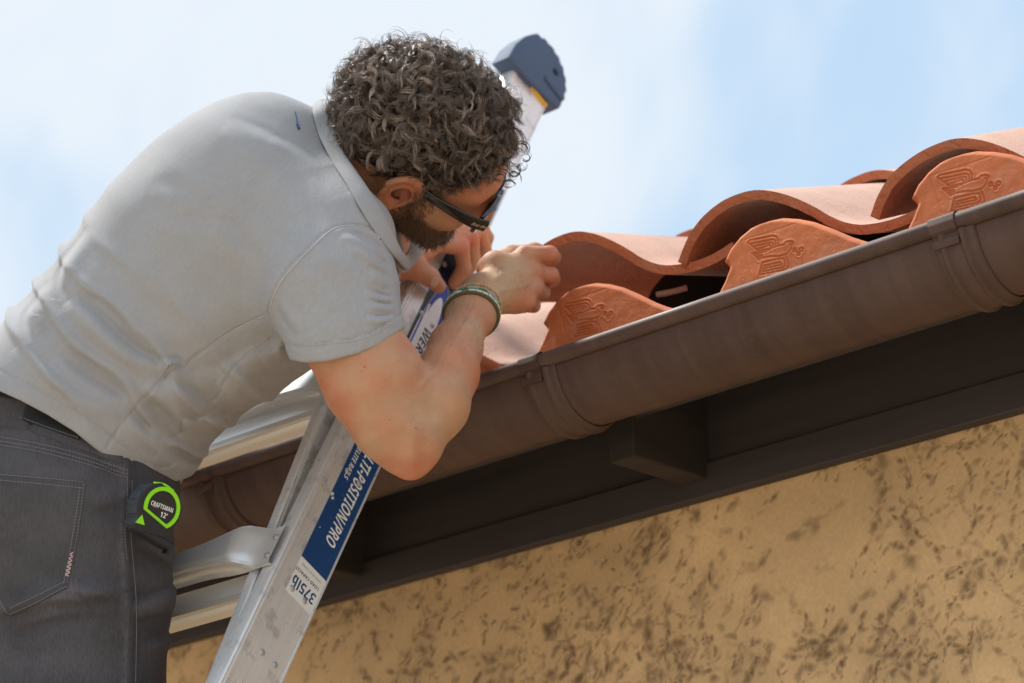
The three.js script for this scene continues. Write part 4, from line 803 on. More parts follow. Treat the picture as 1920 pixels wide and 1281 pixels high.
const torsoAxis = V3(AX[0], AX[1], 0).normalize();
const shirtPart = (() => {
  const [lo, hi] = bbox([P(-150, 560, 2.5), P(-150, 930, 3.0), P(770, 120, 2.5), P(760, 930, 2.5), P(760, 400, 3.15)], 0.012);
  const g = polygonize(shirtField, lo, hi, 0.0031, 1.6);
  axisUV(g, P(400, 480, 2.78), torsoAxis, V3(0, 0, 1));
  return part('shirt', inMan(g), shirtMat, man);
})();
// ribbons that lie on a body along a line of pixels
function onBody(f, pts, lift, d0, d1, per = 4) { return subdiv2(pts, per).map(([x, y]) => { const p = hit(f, x, y, d0, d1); return p.addScaledVector(p.n, lift); }); }
function subdiv2(pts, per) { const c = new THREE.CatmullRomCurve3(pts.map(([x, y]) => V3(x, y, 0)), false, 'centripetal'); return c.getSpacedPoints(pts.length * per).map((p) => [p.x, p.y]); }
function stitches(f, pts, r, dash, gap, d0, d1, lift = 0.0002) {     // a row of short raised stitches
  const path = onBody(f, pts, lift, d0, d1, 8), c = new THREE.CatmullRomCurve3(path), L = c.getLength(), gs = [];
  for (let s = 0; s < L - dash; s += dash + gap) gs.push(new THREE.TubeGeometry(new THREE.LineCurve3(c.getPointAt(s / L), c.getPointAt(Math.min(1, (s + dash) / L))), 1, r, 5));
  return merge(gs);
}
const threadLight = std({ color: rgb(0.55, 0.54, 0.53), roughness: 0.9 });
part('sleeve_stitching', inMan(stitches(shirtField, [[556, 649], [600, 646], [660, 639], [705, 625], [735, 604]], 0.00045, 0.0022, 0.0010, 2.3, 2.9)), threadLight, shirtPart);
part('hem_stitching', inMan(stitches(shirtField, [[100, 744], [150, 772], [205, 812], [255, 852], [300, 880]], 0.00045, 0.0022, 0.0010, 2.3, 2.9)), threadLight, shirtPart);
part('arm_seam', inMan(tube(onBody(shirtField, [[664, 423], [640, 425], [620, 433], [595, 455], [560, 490], [530, 525], [512, 560], [506, 582]], 0.0004, 2.3, 2.9), 0.0007, 80, 6)), threadLight, shirtPart);
part('side_seam', inMan(tube(onBody(shirtField, [[505, 588], [470, 603], [430, 624], [395, 648]], 0.0002, 2.3, 2.9), 0.0006, 60, 6)), threadLight, shirtPart);
// small blue oar printed below the collar
{
  const q = onBody(shirtField, [[553, 210], [556, 226], [559, 243]], 0.0006, 2.3, 3.1), gs = [tube(q, 0.0006, 12, 5), tube(onBody(shirtField, [[557, 234], [560, 243]], 0.0006, 2.3, 3.1), 0.0017, 6, 6)];
  part('oar_print', inMan(merge(gs)), std({ color: rgb(0.04, 0.13, 0.32), roughness: 0.9 }), shirtPart);
}
// collar: folded round the neck
{
  const T = [[620, 190, 2.845], [617, 200, 2.80], [624, 225, 2.762], [642, 278, 2.722], [668, 322, 2.70], [698, 365, 2.69], [722, 405, 2.70], [748, 462, 2.74], [765, 470, 2.80], [772, 430, 2.87], [745, 345, 2.93], [700, 270, 2.95], [655, 212, 2.92], [628, 192, 2.88]];
  const B = [[588, 196, 2.845], [587, 212, 2.785], [597, 250, 2.735], [622, 300, 2.690], [650, 345, 2.662], [676, 390, 2.655], [700, 428, 2.665], [737, 478, 2.715], [775, 498, 2.80], [800, 440, 2.90], [770, 340, 2.985], [710, 250, 3.0], [640, 195, 2.95], [600, 188, 2.89]];
  for (let i = 1; i < 8; i++) { B[i][2] = Math.min(B[i][2], hit(shirtField, B[i][0], B[i][1]).t - 0.004); T[i][2] = Math.min(B[i][2] + 0.022, Math.min(hit(skinField, T[i][0], T[i][1]).t - 0.004, T[i][2])); }
  const ct = new THREE.CatmullRomCurve3(T.map((a) => P(...a)), true, 'centripetal'), cb = new THREE.CatmullRomCurve3(B.map((a) => P(...a)), true, 'centripetal');
  const cen = P(680, 320, 2.83), N = 160;
  const sec = (u) => { const a = ct.getPoint(u), b = cb.getPoint(u), o = a.clone().add(b).multiplyScalar(0.5).sub(cen); const w = b.clone().sub(a).normalize(); o.addScaledVector(w, -o.dot(w)).normalize(); return { a, b, o, w }; };
  const prof = [[1.0, -0.0012], [1.005, 0.0], [0.99, 0.0010], [0.8, 0.0022], [0.5, 0.0032], [0.2, 0.0030], [0.05, 0.0018], [-0.01, 0.0], [0.02, -0.002], [0.15, -0.0035], [0.6, -0.005], [1.1, -0.007]];
  const g = grid(N, prof.length - 1, (u, v) => { const { a, b, o } = sec(u % 1), q = prof[Math.round(v * (prof.length - 1))]; const p = a.clone().lerp(b, q[0]).addScaledVector(o, q[1] + 0.0012 * (fbm(u * 20, q[0] * 3, 2, 3) - 0.5)); p.u = u * 0.5; p.v = q[0] * 0.04; return p; });
  part('collar', inMan(g), shirtMat, shirtPart);
  // dark underside of the collar point
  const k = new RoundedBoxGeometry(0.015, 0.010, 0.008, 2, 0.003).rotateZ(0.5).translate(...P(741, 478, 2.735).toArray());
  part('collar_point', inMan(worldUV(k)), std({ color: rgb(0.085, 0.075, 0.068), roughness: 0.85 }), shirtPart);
}

// ------------------------------------------------------------------ jeans
const KNEER = toView(V3(-1.99, 2.06, -1.60)), ANKR = toView(V3(-1.985, 1.80, -1.45)), KNEEL = toView(V3(-2.18, 2.06, -1.63)), ANKL = toView(V3(-2.175, 1.80, -1.45));
const pelvis = [cone(P(70, 800, 2.765), P(80, 900, 2.76), 0.150, 0.160), cone(P(20, 960, 2.70), P(40, 1010, 2.70), 0.112, 0.105), cone(P(-60, 960, 2.84), P(-40, 1010, 2.84), 0.112, 0.105)];
const legR = chain([[P(154, 940, 2.675), 0.098], [P(155, 1130, 2.665), 0.0955], [P(148, 1290, 2.655), 0.091], [KNEER, 0.068], [ANKR, 0.05]], 0.03);
const legL = chain([[P(-10, 950, 2.89), 0.098], [P(-20, 1250, 2.88), 0.09], [KNEEL, 0.068], [ANKL, 0.05]], 0.03);
const jeanFolds = [
  [[[-40, 1165], [40, 1150], [110, 1128], [190, 1126], [250, 1120]], 6, 12, 1], [[[20, 1180], [90, 1165], [160, 1150], [240, 1160]], 4, 14, 1], [[[255, 1020], [285, 1050], [305, 1075]], 4, 8, 1], [[[250, 1130], [280, 1115], [315, 1108]], 4.5, 8, -1],
  [[[130, 1098], [170, 1112], [225, 1118]], 3, 8, 1], [[[250, 1165], [285, 1160], [314, 1162]], 3, 9, 1], [[[260, 1210], [290, 1200], [312, 1205]], 2.6, 10, -1], [[[180, 850], [205, 880], [232, 900]], 3, 7, 1], [[[180, 960], [210, 950], [238, 955]], 2.2, 10, 1],
].map(([pts, a, w, s]) => { const l = line2(subdiv(pts), 2.6), xs = l.map((q) => q[0]), ys = l.map((q) => q[1]); const m = 4 * w / 1000; return { l, a: a / 1000, w: w / 1000, s, box: [Math.min(...xs) - m, Math.max(...xs) + m, Math.min(...ys) - m, Math.max(...ys) + m] }; });
const waistCut = line2([[-300, 715], [-60, 728], [0, 737], [60, 746], [120, 766], [300, 830]], 2.66);
const sideSeam = line2(subdiv([[238, 862], [244, 900], [243, 950], [240, 1000], [244, 1050], [250, 1110], [252, 1180], [250, 1290]]), 2.6);
function jeansField(x, y, z) {
  let d = pelvis[0](x, y, z); d = smin(d, pelvis[1](x, y, z), 0.05); d = smin(d, pelvis[2](x, y, z), 0.05);
  d = smin(d, legR(x, y, z), 0.05); const l = legL(x, y, z); d = smin(d, l, 0.035);
  if (d > 0.04) return d;
  d -= foldAt(jeanFolds, x, y) * 1.5 + 0.008 * (fbm(x * 11, y * 11, z * 11, 3) - 0.5);
  const q = polyDist(sideSeam, x, y); if (-z < 2.74) d -= 0.0013 * Math.exp(-Math.pow((q + 0.003) / 0.0035, 2)) - 0.0010 * Math.exp(-Math.pow((q - 0.002) / 0.0012, 2));
  return smax(d, polyDist(waistCut, x, y) * 0.9, 0.004);
}
const denimTex = (k0) => tex(1024, 1024, (u, v) => { const tw = Math.sin((u * 1024 + v * 1024 * 0.9) * Math.PI / 2.5), f = vnoise(u * 420, v * 70, 1), n = fbm(u * 7, v * 7, 3, 5, 7); const k = k0 * (1 + 0.10 * tw + 0.34 * (f - 0.5) + 0.55 * (n - 0.5)); return [0.072 * k, 0.069 * k, 0.076 * k]; }, true, [3.2, 3.2]);
const denimMat = phy({ map: denimTex(1), roughness: 0.85, sheen: 0.5, sheenColor: rgb(0.16, 0.16, 0.18), sheenRoughness: 0.6, bumpMap: knitBump, bumpScale: 0.0012, specularIntensity: 0.4 });
const denimMat2 = phy({ map: denimTex(1.18), roughness: 0.85, sheen: 0.5, sheenColor: rgb(0.16, 0.16, 0.18), sheenRoughness: 0.6, bumpMap: knitBump, bumpScale: 0.0012, specularIntensity: 0.4 });
const jeansPart = (() => {
  const [lo, hi] = bbox([P(-360, 700, 2.5), P(-360, 1300, 3.05), P(360, 700, 2.5), P(360, 1300, 2.5), ANKR, ANKL, KNEEL], 0.07);
  const g = polygonize(jeansField, lo, hi, 0.0042, 1.5), p = g.attributes.position, col = new Float32Array(p.count * 3), th = line2([[60, 960], [90, 1080], [120, 1280]], 2.6);
  for (let i = 0; i < p.count; i++) {                 // wear: paler on the thigh, the seat and beside the seams
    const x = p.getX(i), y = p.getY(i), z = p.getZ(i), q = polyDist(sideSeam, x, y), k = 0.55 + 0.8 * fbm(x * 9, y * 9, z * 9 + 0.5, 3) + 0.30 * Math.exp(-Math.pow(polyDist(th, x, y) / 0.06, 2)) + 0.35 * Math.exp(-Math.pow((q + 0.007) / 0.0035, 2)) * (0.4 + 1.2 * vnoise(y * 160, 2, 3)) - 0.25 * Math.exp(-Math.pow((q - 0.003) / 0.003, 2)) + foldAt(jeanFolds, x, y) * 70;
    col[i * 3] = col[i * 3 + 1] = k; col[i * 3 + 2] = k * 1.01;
  }
  g.setAttribute('color', new THREE.BufferAttribute(col, 3));
  const worn = denimMat.clone(); worn.vertexColors = true;
  return part('jeans', inMan(axisUV(g, P(90, 950, 2.76), V3(0, 1, 0), V3(0, 0, 1))), worn, man);
})();
function patch(f, poly, lift, n, d0, d1) {          // a flat piece of cloth lying on a body inside four pixel sides
  const c = poly.map(([x, y]) => V3(x, y, 0)), at = (u, v) => c[0].clone().lerp(c[1], u).lerp(c[3].clone().lerp(c[2], u), v);
  const w = c[0].distanceTo(c[1]) * 0.0006, h = c[0].distanceTo(c[3]) * 0.0006;
  return grid(n, n, (u, v) => { const e = Math.min(u, v, 1 - u, 1 - v), q = at(u, v), p = hit(f, q.x, q.y, d0, d1); const r = p.clone().addScaledVector(p.n, e < 1e-6 ? -0.0015 : lift); r.u = u * w; r.v = v * h; return r; });
}
{
  const J = jeansField, grey = std({ color: rgb(0.26, 0.25, 0.26), roughness: 0.9 });
  // back pocket: upper part and pointed lower part
  const pl = [[-30, 884], [-40, 1009], [-10, 1090], [17, 1155]], pr = [[165, 900], [146, 1011], [128, 1104], [19, 1156]], pe = (l, v) => { const f = v * 3, k = Math.min(2, Math.floor(f)); return [lerp(l[k][0], l[k + 1][0], f - k), lerp(l[k][1], l[k + 1][1], f - k)]; };
  const pk = part('back_pocket', inMan(grid(40, 60, (u, v) => { const a = pe(pl, v), b = pe(pr, v), h = hit(J, lerp(a[0], b[0], u), lerp(a[1], b[1], u), 2.2, 3), e = Math.min(u, v, 1 - u, 1 - v); const r = h.clone().addScaledVector(h.n, e < 1e-6 ? -0.0015 : 0.0016); r.u = u * 0.12; r.v = v * 0.17; return r; })), denimMat2, jeansPart);
  const rowsOf = [[[0, 891], [80, 897], [158, 905]], [[0, 901], [80, 908], [156, 916]], [[157, 908], [152, 950], [143, 1010], [126, 1098]], [[150, 914], [144, 955], [135, 1010], [120, 1096]], [[126, 1101], [70, 1128], [18, 1150]], [[122, 1092], [70, 1118], [20, 1140]], [[18, 1150], [8, 1138], [-10, 1105]]];
  part('pocket_stitching', inMan(merge(rowsOf.map((r) => stitches(J, r, 0.00042, 0.0024, 0.0011, 2.2, 3, 0.0019)))), grey, pk);
  part('pocket_bartack', inMan(merge([tube(onBody(J, [...Array(13)].map((_, i) => [i % 2 ? 122 + (12 - i) * 0.9 : 130 + (12 - i) * 0.6, 1036 + i * 3.8]), 0.0022, 2.2, 3, 3), 0.0008, 80, 6)])), std({ color: rgb(0.62, 0.45, 0.42), roughness: 0.8 }), pk);
  // waistband, leather patch, belt loop, yoke
  part('waistband', inMan(merge([patch(J, [[-60, 734], [62, 750], [56, 810], [-66, 790]], 0.0022, 20, 2.2, 3), patch(J, [[61, 750], [240, 838], [232, 874], [55, 810]], 0.0022, 24, 2.2, 3)])), denimMat2, jeansPart);
  const lp = part('leather_patch', inMan(patch(J, [[48, 744], [104, 762], [160, 800], [152, 822]].map((p, i) => [[52, 736], [168, 798], [153, 831], [36, 790]][i]), 0.0042, 18, 2.2, 3)), std({ color: rgb(0.012, 0.014, 0.017), roughness: 0.5, bumpMap: knitBump, bumpScale: 0.001 }), jeansPart);
  part('patch_stitching', inMan(stitches(J, [[40, 786], [98, 808], [150, 826]], 0.0004, 0.002, 0.0014, 2.2, 3, 0.0046)), grey, lp);
  part('yoke_stitching', inMan(merge([[[-10, 818], [80, 834], [160, 855], [236, 882]], [[-10, 826], [80, 842], [160, 863], [238, 890]], [[-10, 833], [80, 849], [160, 870], [240, 897]]].map((r) => stitches(J, r, 0.00042, 0.0024, 0.0011, 2.2, 3, 0.0006)))), grey, jeansPart);
  part('belt_loop', inMan(patch(J, [[178, 822], [190, 828], [196, 846], [184, 842]], 0.006, 6, 2.2, 3)), denimMat2, jeansPart);
  part('side_stitching', inMan(merge([stitches(J, [[238, 880], [238, 950], [234, 1000], [238, 1050]], 0.0004, 0.0024, 0.0011, 2.2, 3, 0.0003), stitches(J, [[247, 900], [248, 950], [245, 1000], [250, 1060], [255, 1130], [254, 1280]], 0.0004, 0.003, 0.0003, 2.2, 3, 0.0003)])), grey, jeansPart);
  // shoes on the rung below the picture
  const shoe = (a) => { const w = V3(a.x, 1.735, a.z), t = (x, y, z) => toView(V3(w.x + x, w.y + y, w.z + z)), f = [chain([[t(0, 0.02, 0.06), 0.042], [t(0, 0.012, -0.06), 0.045], [t(0, 0, -0.15), 0.036]], 0.03), cone(t(0, 0.06, 0.02), t(0, 0.09, 0.02), 0.045, 0.05)]; const F = (x, y, z) => smin(f[0](x, y, z), f[1](x, y, z), 0.03); const c = t(0, 0.03, -0.04); return polygonize(F, [c.x - 0.22, c.y - 0.22, c.z - 0.22], [c.x + 0.22, c.y + 0.22, c.z + 0.22], 0.007, 1.6); };
  for (const a of [V3(-1.985, 0, -1.45), V3(-2.175, 0, -1.45)]) part('shoe', inMan(worldUV(shoe(a))), std({ color: rgb(0.06, 0.045, 0.035), roughness: 0.7 }), man);
}

// ------------------------------------------------------------------ ladder
const LDIR = V3(0, Math.cos(0.4625), -Math.sin(0.4625)), LACR = V3(0, Math.sin(0.4625), Math.cos(0.4625)), LB0 = V3(-1.825, 2.319, -1.762);
const LBASE = LB0.clone().addScaledVector(LDIR, -2.319 / LDIR.y);
const ladder = thing('ladder', LBASE, 'silver aluminium ladder with blue stickers and blue foot cap leaning over the gutter', 'ladder');
const LM = new THREE.Matrix4().makeBasis(V3(1, 0, 0), LDIR, LACR).setPosition(V3(LB0.x, LB0.y, LB0.z).sub(LBASE));   // x along the rungs, y up the rails, z towards the climber
const inLad = (g) => g.applyMatrix4(LM);
const aluTex = tex(512, 512, (u, v) => { const n = fbm(u * 6, v * 6, 1, 5, 6), s = fbm(u * 120, v * 3, 2, 3, 0), d = sstep(0.62, 0.8, fbm(u * 16, v * 16, 5, 5, 16)); const k = 0.90 + 0.16 * (n - 0.5) + 0.14 * (s - 0.5) - 0.22 * d; return [0.84 * k, 0.84 * k, 0.84 * k]; }, true, [4, 4]);
const aluRough = tex(512, 512, (u, v) => 0.62 + 0.35 * fbm(u * 10, v * 10, 7, 4, 10) + 0.3 * (fbm(u * 90, v * 6, 3, 3, 0) - 0.5), false, [4, 4]);
const alu = std({ map: aluTex, metalness: 0.30, roughness: 0.40, roughnessMap: aluRough });
const aluBright = std({ color: rgb(0.82, 0.82, 0.815), metalness: 0.45, roughness: 0.3 });
const L0 = -2.56, LTOP = 1.075;
const strip = (x0, x1, z0, z1, y0 = L0, y1 = LTOP, r = 0.0012) => boxAt(x0, x1, y0, y1, z0, z1, r);
// a C rail: web, two flanges with small lips
function railGeo(X, s, w0, w1, depth, y0, y1) {      // s = +1 web on the +x side
  const a = X, t = 0.0026, pts = [];
  const sh = new THREE.Shape();
  const q = [[-0.0010, w0 + 0.0005], [-0.0018, w0 + 0.0002], [-0.005, w0], [-depth, w0], [-depth, w0 + t], [-0.006, w0 + t], [-t, w0 + 0.007], [-t - 0.0012, w0 + 0.012], [-t - 0.0012, w1 - 0.012], [-t, w1 - 0.007], [-0.006, w1 - t], [-depth + 0.004, w1 - t], [-depth + 0.004, w1 - 0.008], [-depth, w1 - 0.008], [-depth, w1], [-0.005, w1], [-0.0016, w1 - 0.0012], [0.0004, w1 - 0.003], [0.0004, w1 - 0.005], [-0.0008, w1 - 0.006], [0.0004, w1 - 0.007], [0.0004, w1 - 0.0095], [-0.0012, w1 - 0.0115], [-0.0012, w0 + 0.0038], [0.0003, w0 + 0.0030], [0.0003, w0 + 0.0012]];
  q.forEach(([x, z], i) => sh[i ? 'lineTo' : 'moveTo'](x * s, -z));
  const g = new THREE.ExtrudeGeometry(sh, { depth: y1 - y0, bevelEnabled: false, steps: 1 });
  g.rotateX(-Math.PI / 2).translate(a, y0, 0);
  return worldUV(toCreasedNormals(flat(g), 0.35));
}
const WID = 0.435;
const outer = part('rail', inLad(railGeo(0, 1, -0.004, 0.0735, 0.020, L0, LTOP)), alu, ladder);
part('rail', inLad(railGeo(-WID, -1, -0.004, 0.0735, 0.020, L0, LTOP)), alu, ladder);
// the second section stands a little steeper
const IN = new THREE.Matrix4().makeRotationX(0.078), inInner = (g) => inLad(g.applyMatrix4(IN));
part('rail', inInner(railGeo(-0.032, 1, -0.014, 0.0625, 0.012, L0 + 0.25, 0.76)), alu, ladder);
part('rail', inInner(railGeo(-WID + 0.032, -1, -0.014, 0.0625, 0.012, L0 + 0.25, 0.76)), alu, ladder);
// rungs: the outer section's flare out to plates on the rail's face, the inner section's are plain
function rungGeo(x0, x1, y, z, flare) {
  const sec = [[-0.016, -0.014], [-0.016, 0.011], [-0.013, 0.0155], [0.013, 0.0155], [0.0165, 0.011], [0.0165, -0.012], [0.012, -0.016], [-0.012, -0.016]];
  const dense = []; for (let i = 0; i < sec.length; i++) { const a = sec[i], b = sec[(i + 1) % sec.length]; for (let k = 0; k < 4; k++) dense.push([lerp(a[0], b[0], k / 4), lerp(a[1], b[1], k / 4)]); }
  const N = 48, g = grid(N, dense.length, (u, v) => {
    const q = dense[Math.round(v * dense.length) % dense.length], e = flare ? sstep(0.40, 0.86, Math.abs(u - 0.5) * 2) : 0, pl = flare ? sstep(0.74, 0.92, Math.abs(u - 0.5) * 2) : 0;
    const groove = q[0] < -0.014 ? 0.0009 * Math.cos(q[1] * 2600) : 0;
    const p = V3(lerp(x0, x1, u), y + q[0] * (1 + e * 0.75) + e * 0.003 + groove, z + (q[1] + 0.0155) * (1 - pl * 0.8) - 0.0155 + (flare ? pl * 0.0035 : 0));
    p.u = p.x; p.v = Math.round(v * dense.length) / dense.length * 0.12; return p;
  });
  return toCreasedNormals(flat(g), 0.5);
}
for (let k = -8; k <= 3; k++) {
  part('rung', inLad(rungGeo(-WID + 0.004, -0.004, 0.138 + 0.28 * k, 0.087, true)), aluBright, ladder);
  if (k > -8 && k < 3) part('rung', inInner(rungGeo(-WID + 0.026, -0.026, 0.117 + 0.28 * k, 0.036, false)), aluBright, ladder);
}
// rivets and bolts
{
  const rv = (x, y, z, r, axis) => { const g = new THREE.SphereGeometry(r, 14, 8, 0, 6.2832, 0, 1.5708).scale(1, 0.55, 1); if (axis === 'x') g.rotateZ(-Math.PI / 2); else g.rotateX(Math.PI / 2); return g.translate(x, y, z); };
  const rm = std({ color: rgb(0.5, 0.5, 0.5), metalness: 0.6, roughness: 0.45 });
  for (let k = -6; k <= 3; k++) { for (const z of [0.038, 0.0155]) part('rivet', inLad(rv(-0.0012, 0.108 + 0.28 * k, z, 0.0042, 'x')), rm, ladder); for (const z of [0.038, 0.0155]) part('rivet', inLad(rv(-0.0012, 0.014 + 0.28 * k, z, 0.0042, 'x')), rm, ladder); for (const y of [0.152, 0.124]) part('rivet', inLad(rv(-0.011, y + 0.28 * k, 0.0815, 0.0042, 'z')), rm, ladder); }
}
// foot cap of the turned-over section, with its hole and scalloped tread
{
  const sh = new THREE.Shape(), o = [];
  o.push([0.092, 1.046], [0.0905, 1.075], [0.082, 1.104], [0.072, 1.122]);
  for (let i = 0; i <= 26; i++) { const t = i / 26, a = lerp(1.0, 3.35, t), r = 0.054 + 0.0016 * Math.cos(i * 1.9), cx = 0.036, cy = 1.084; o.push([cx + Math.cos(a) * r, cy + Math.sin(a) * r]); }
  o.push([-0.017, 1.066], [-0.010, 1.064], [0.010, 1.058], [0.05, 1.050]);
  // shape is laid out in (towards the climber, up the rail)
  o.forEach(([z, y], i) => sh[i ? 'lineTo' : 'moveTo'](z, y));
  const hole = new THREE.Path(); hole.absarc(0.012, 1.110, 0.0085, 0, Math.PI * 2); sh.holes.push(hole);
  const g = new THREE.ExtrudeGeometry(sh, { depth: 0.027, bevelEnabled: true, bevelSize: 0.003, bevelThickness: 0.003, bevelSegments: 3, curveSegments: 20 });
  g.rotateY(-Math.PI / 2); g.translate(0.0065, 0, 0);
  const cap = part('foot_cap', inLad(worldUV(toCreasedNormals(flat(g), 0.4))), phy({ color: rgb(0.070, 0.112, 0.190), roughness: 0.7, specularIntensity: 0.5 }), ladder);
  part('cap_gasket', inLad(boxAt(-0.001, 0.0035, 1.050, 1.0535, -0.003, 0.045, 0.001)), std({ color: rgb(0.75, 0.45, 0.02), roughness: 0.6 }), cap);
  part('cap_ridge', inLad(boxAt(0.0085, 0.013, 1.076, 1.084, -0.018, 0.026, 0.002)), cap.material, cap);
  const g2 = g.clone().translate(-WID + 0.044 - 0.009, 0, 0);
  const c2 = new THREE.ExtrudeGeometry(sh, { depth: 0.027, bevelEnabled: true, bevelSize: 0.003, bevelThickness: 0.003, bevelSegments: 2 }).rotateY(-Math.PI / 2).translate(-WID + 0.0415, 0, 0);
  part('foot_cap', inLad(worldUV(toCreasedNormals(flat(c2), 0.4))), cap.material, ladder);
}
// stickers on the near rail, printed; x of the print runs down the rail, its top edge along the rear flange
function sticker(name, yTop, yBot, z0, z1, x, px, draw) {
  const w = Math.round((yTop - yBot) * px), h = Math.round((z1 - z0) * px);
  const g = new THREE.BoxGeometry(0.0004, yTop - yBot, z1 - z0).translate(x, (yTop + yBot) / 2, (z0 + z1) / 2), p = g.attributes.position, uv = g.attributes.uv;
  for (let i = 0; i < p.count; i++) uv.setXY(i, (yTop - p.getY(i)) / (yTop - yBot), 1 - (p.getZ(i) - z0) / (z1 - z0));
  const m = std({ map: canvasTex(w, h, draw), roughness: 0.42 });
  return part(name, inLad(g), m, ladder);
}
const navy = '#17457f';
sticker('capacity_sticker', 0.470, 0.152, -0.0001, 0.0455, -0.0009, 5000, (c, w, h) => {
  c.fillStyle = navy; c.fillRect(0, 0, w, h);
  c.fillStyle = '#f2f3f1'; c.textBaseline = 'alphabetic';
  const s = h / 230;
  c.save(); c.transform(1, 0, -0.12, 1, 0, 0); c.font = `bold ${104 * s}px sans-serif`; c.textAlign = 'right'; 
  c.translate(w - 195 * s, 128 * s); c.scale(0.78, 1.12); c.fillText('MULTI-POSITION/PRO', 0, 0); c.restore();
  c.save(); c.transform(1, 0, -0.12, 1, 0, 0); c.font = `bold ${50 * s}px sans-serif`; c.textAlign = 'right'; c.translate(w - 640 * s, 200 * s); c.scale(0.92, 1); c.fillText('ELITE RAILS', 0, 0); c.restore();
  c.fillStyle = '#e8eaea'; const R = rng(8); for (let i = 0; i < 60; i++) { c.globalAlpha = 0.5; c.fillRect(R() * w, R() * h, 2 + R() * 8, 1 + R() * 3); } c.globalAlpha = 0.9;
  for (const [x, y, r] of [[w - 480 * s, 206 * s, 9], [w - 500 * s, 222 * s, 11], [w - 250 * s, 200 * s, 4]]) { c.beginPath(); c.ellipse(x, y, r * 1.6 * s, r * s, 0.6, 0, 7); c.fill(); }
});
sticker('load_sticker', 0.1515, 0.100, -0.0001, 0.0455, -0.0009, 5000, (c, w, h) => {
  c.fillStyle = '#e9ebea'; c.fillRect(0, 0, w, h); c.fillStyle = '#16406f';
  c.save(); c.translate(w * 0.50, h * 0.07); c.rotate(Math.PI / 2); c.font = `bold ${w * 0.36}px sans-serif`; c.scale(0.86, 1.08); c.fillText('375lb', 0, 0); c.restore();
  c.save(); c.translate(w * 0.29, h * 0.10); c.rotate(Math.PI / 2); c.font = `bold ${w * 0.115}px sans-serif`; c.fillStyle = '#2a2f36'; c.fillText('LOAD CAPACITY', 0, 0); c.restore();
  c.save(); c.translate(w * 0.12, h * 0.12); c.rotate(Math.PI / 2); c.font = `${w * 0.07}px sans-serif`; c.fillStyle = '#555'; c.fillText('CAPACITÉ DE CHARGE', 0, 0); c.restore();
  const R = rng(3); c.fillStyle = '#8a8a84'; for (let i = 0; i < 40; i++) { c.globalAlpha = 0.35; c.fillRect(R() * w, R() * h, 1 + R() * 5, 1 + R() * 2); }
});
sticker('maker_sticker', 0.86, 0.40, 0.0005, 0.043, -0.0009, 3600, (c, w, h) => {
  c.fillStyle = '#101c38'; c.fillRect(0, 0, w, h);
  c.fillStyle = '#0d3d36'; c.fillRect(w * 0.42, h * 0.93, w * 0.5, h * 0.07);
  const X = (y) => (0.86 - y) / 0.46 * w, cx = X(0.525), cy = h * 0.45, rx = (0.645 - 0.525) / 0.46 * w, ry = h * 0.46;
  const oval = (k, kx, col) => { c.fillStyle = col; c.beginPath(); c.ellipse(cx, cy, rx * kx, ry * k, 0, 0, 7); c.fill(); };
  oval(1.0, 1.0, '#b9a8c4'); oval(0.93, 0.985, '#173a9b'); oval(0.72, 0.80, '#eceef2');
  c.fillStyle = '#eceef2'; c.fillRect(cx - rx * 0.60, h * 0.72, rx * 1.75, h * 0.06); c.fillRect(cx - rx * 0.4, h * 0.84, rx * 1.2, h * 0.035);
  c.fillStyle = '#14161a'; c.textAlign = 'center'; c.textBaseline = 'middle'; c.save(); c.translate(cx + rx * 0.02, cy * 0.92); c.transform(1, 0, -0.22, 1, 0, 0); c.scale(1.12, 1); c.font = `bold ${h * 0.42}px sans-serif`; c.fillText('WERNER', 0, 0); c.restore();
});

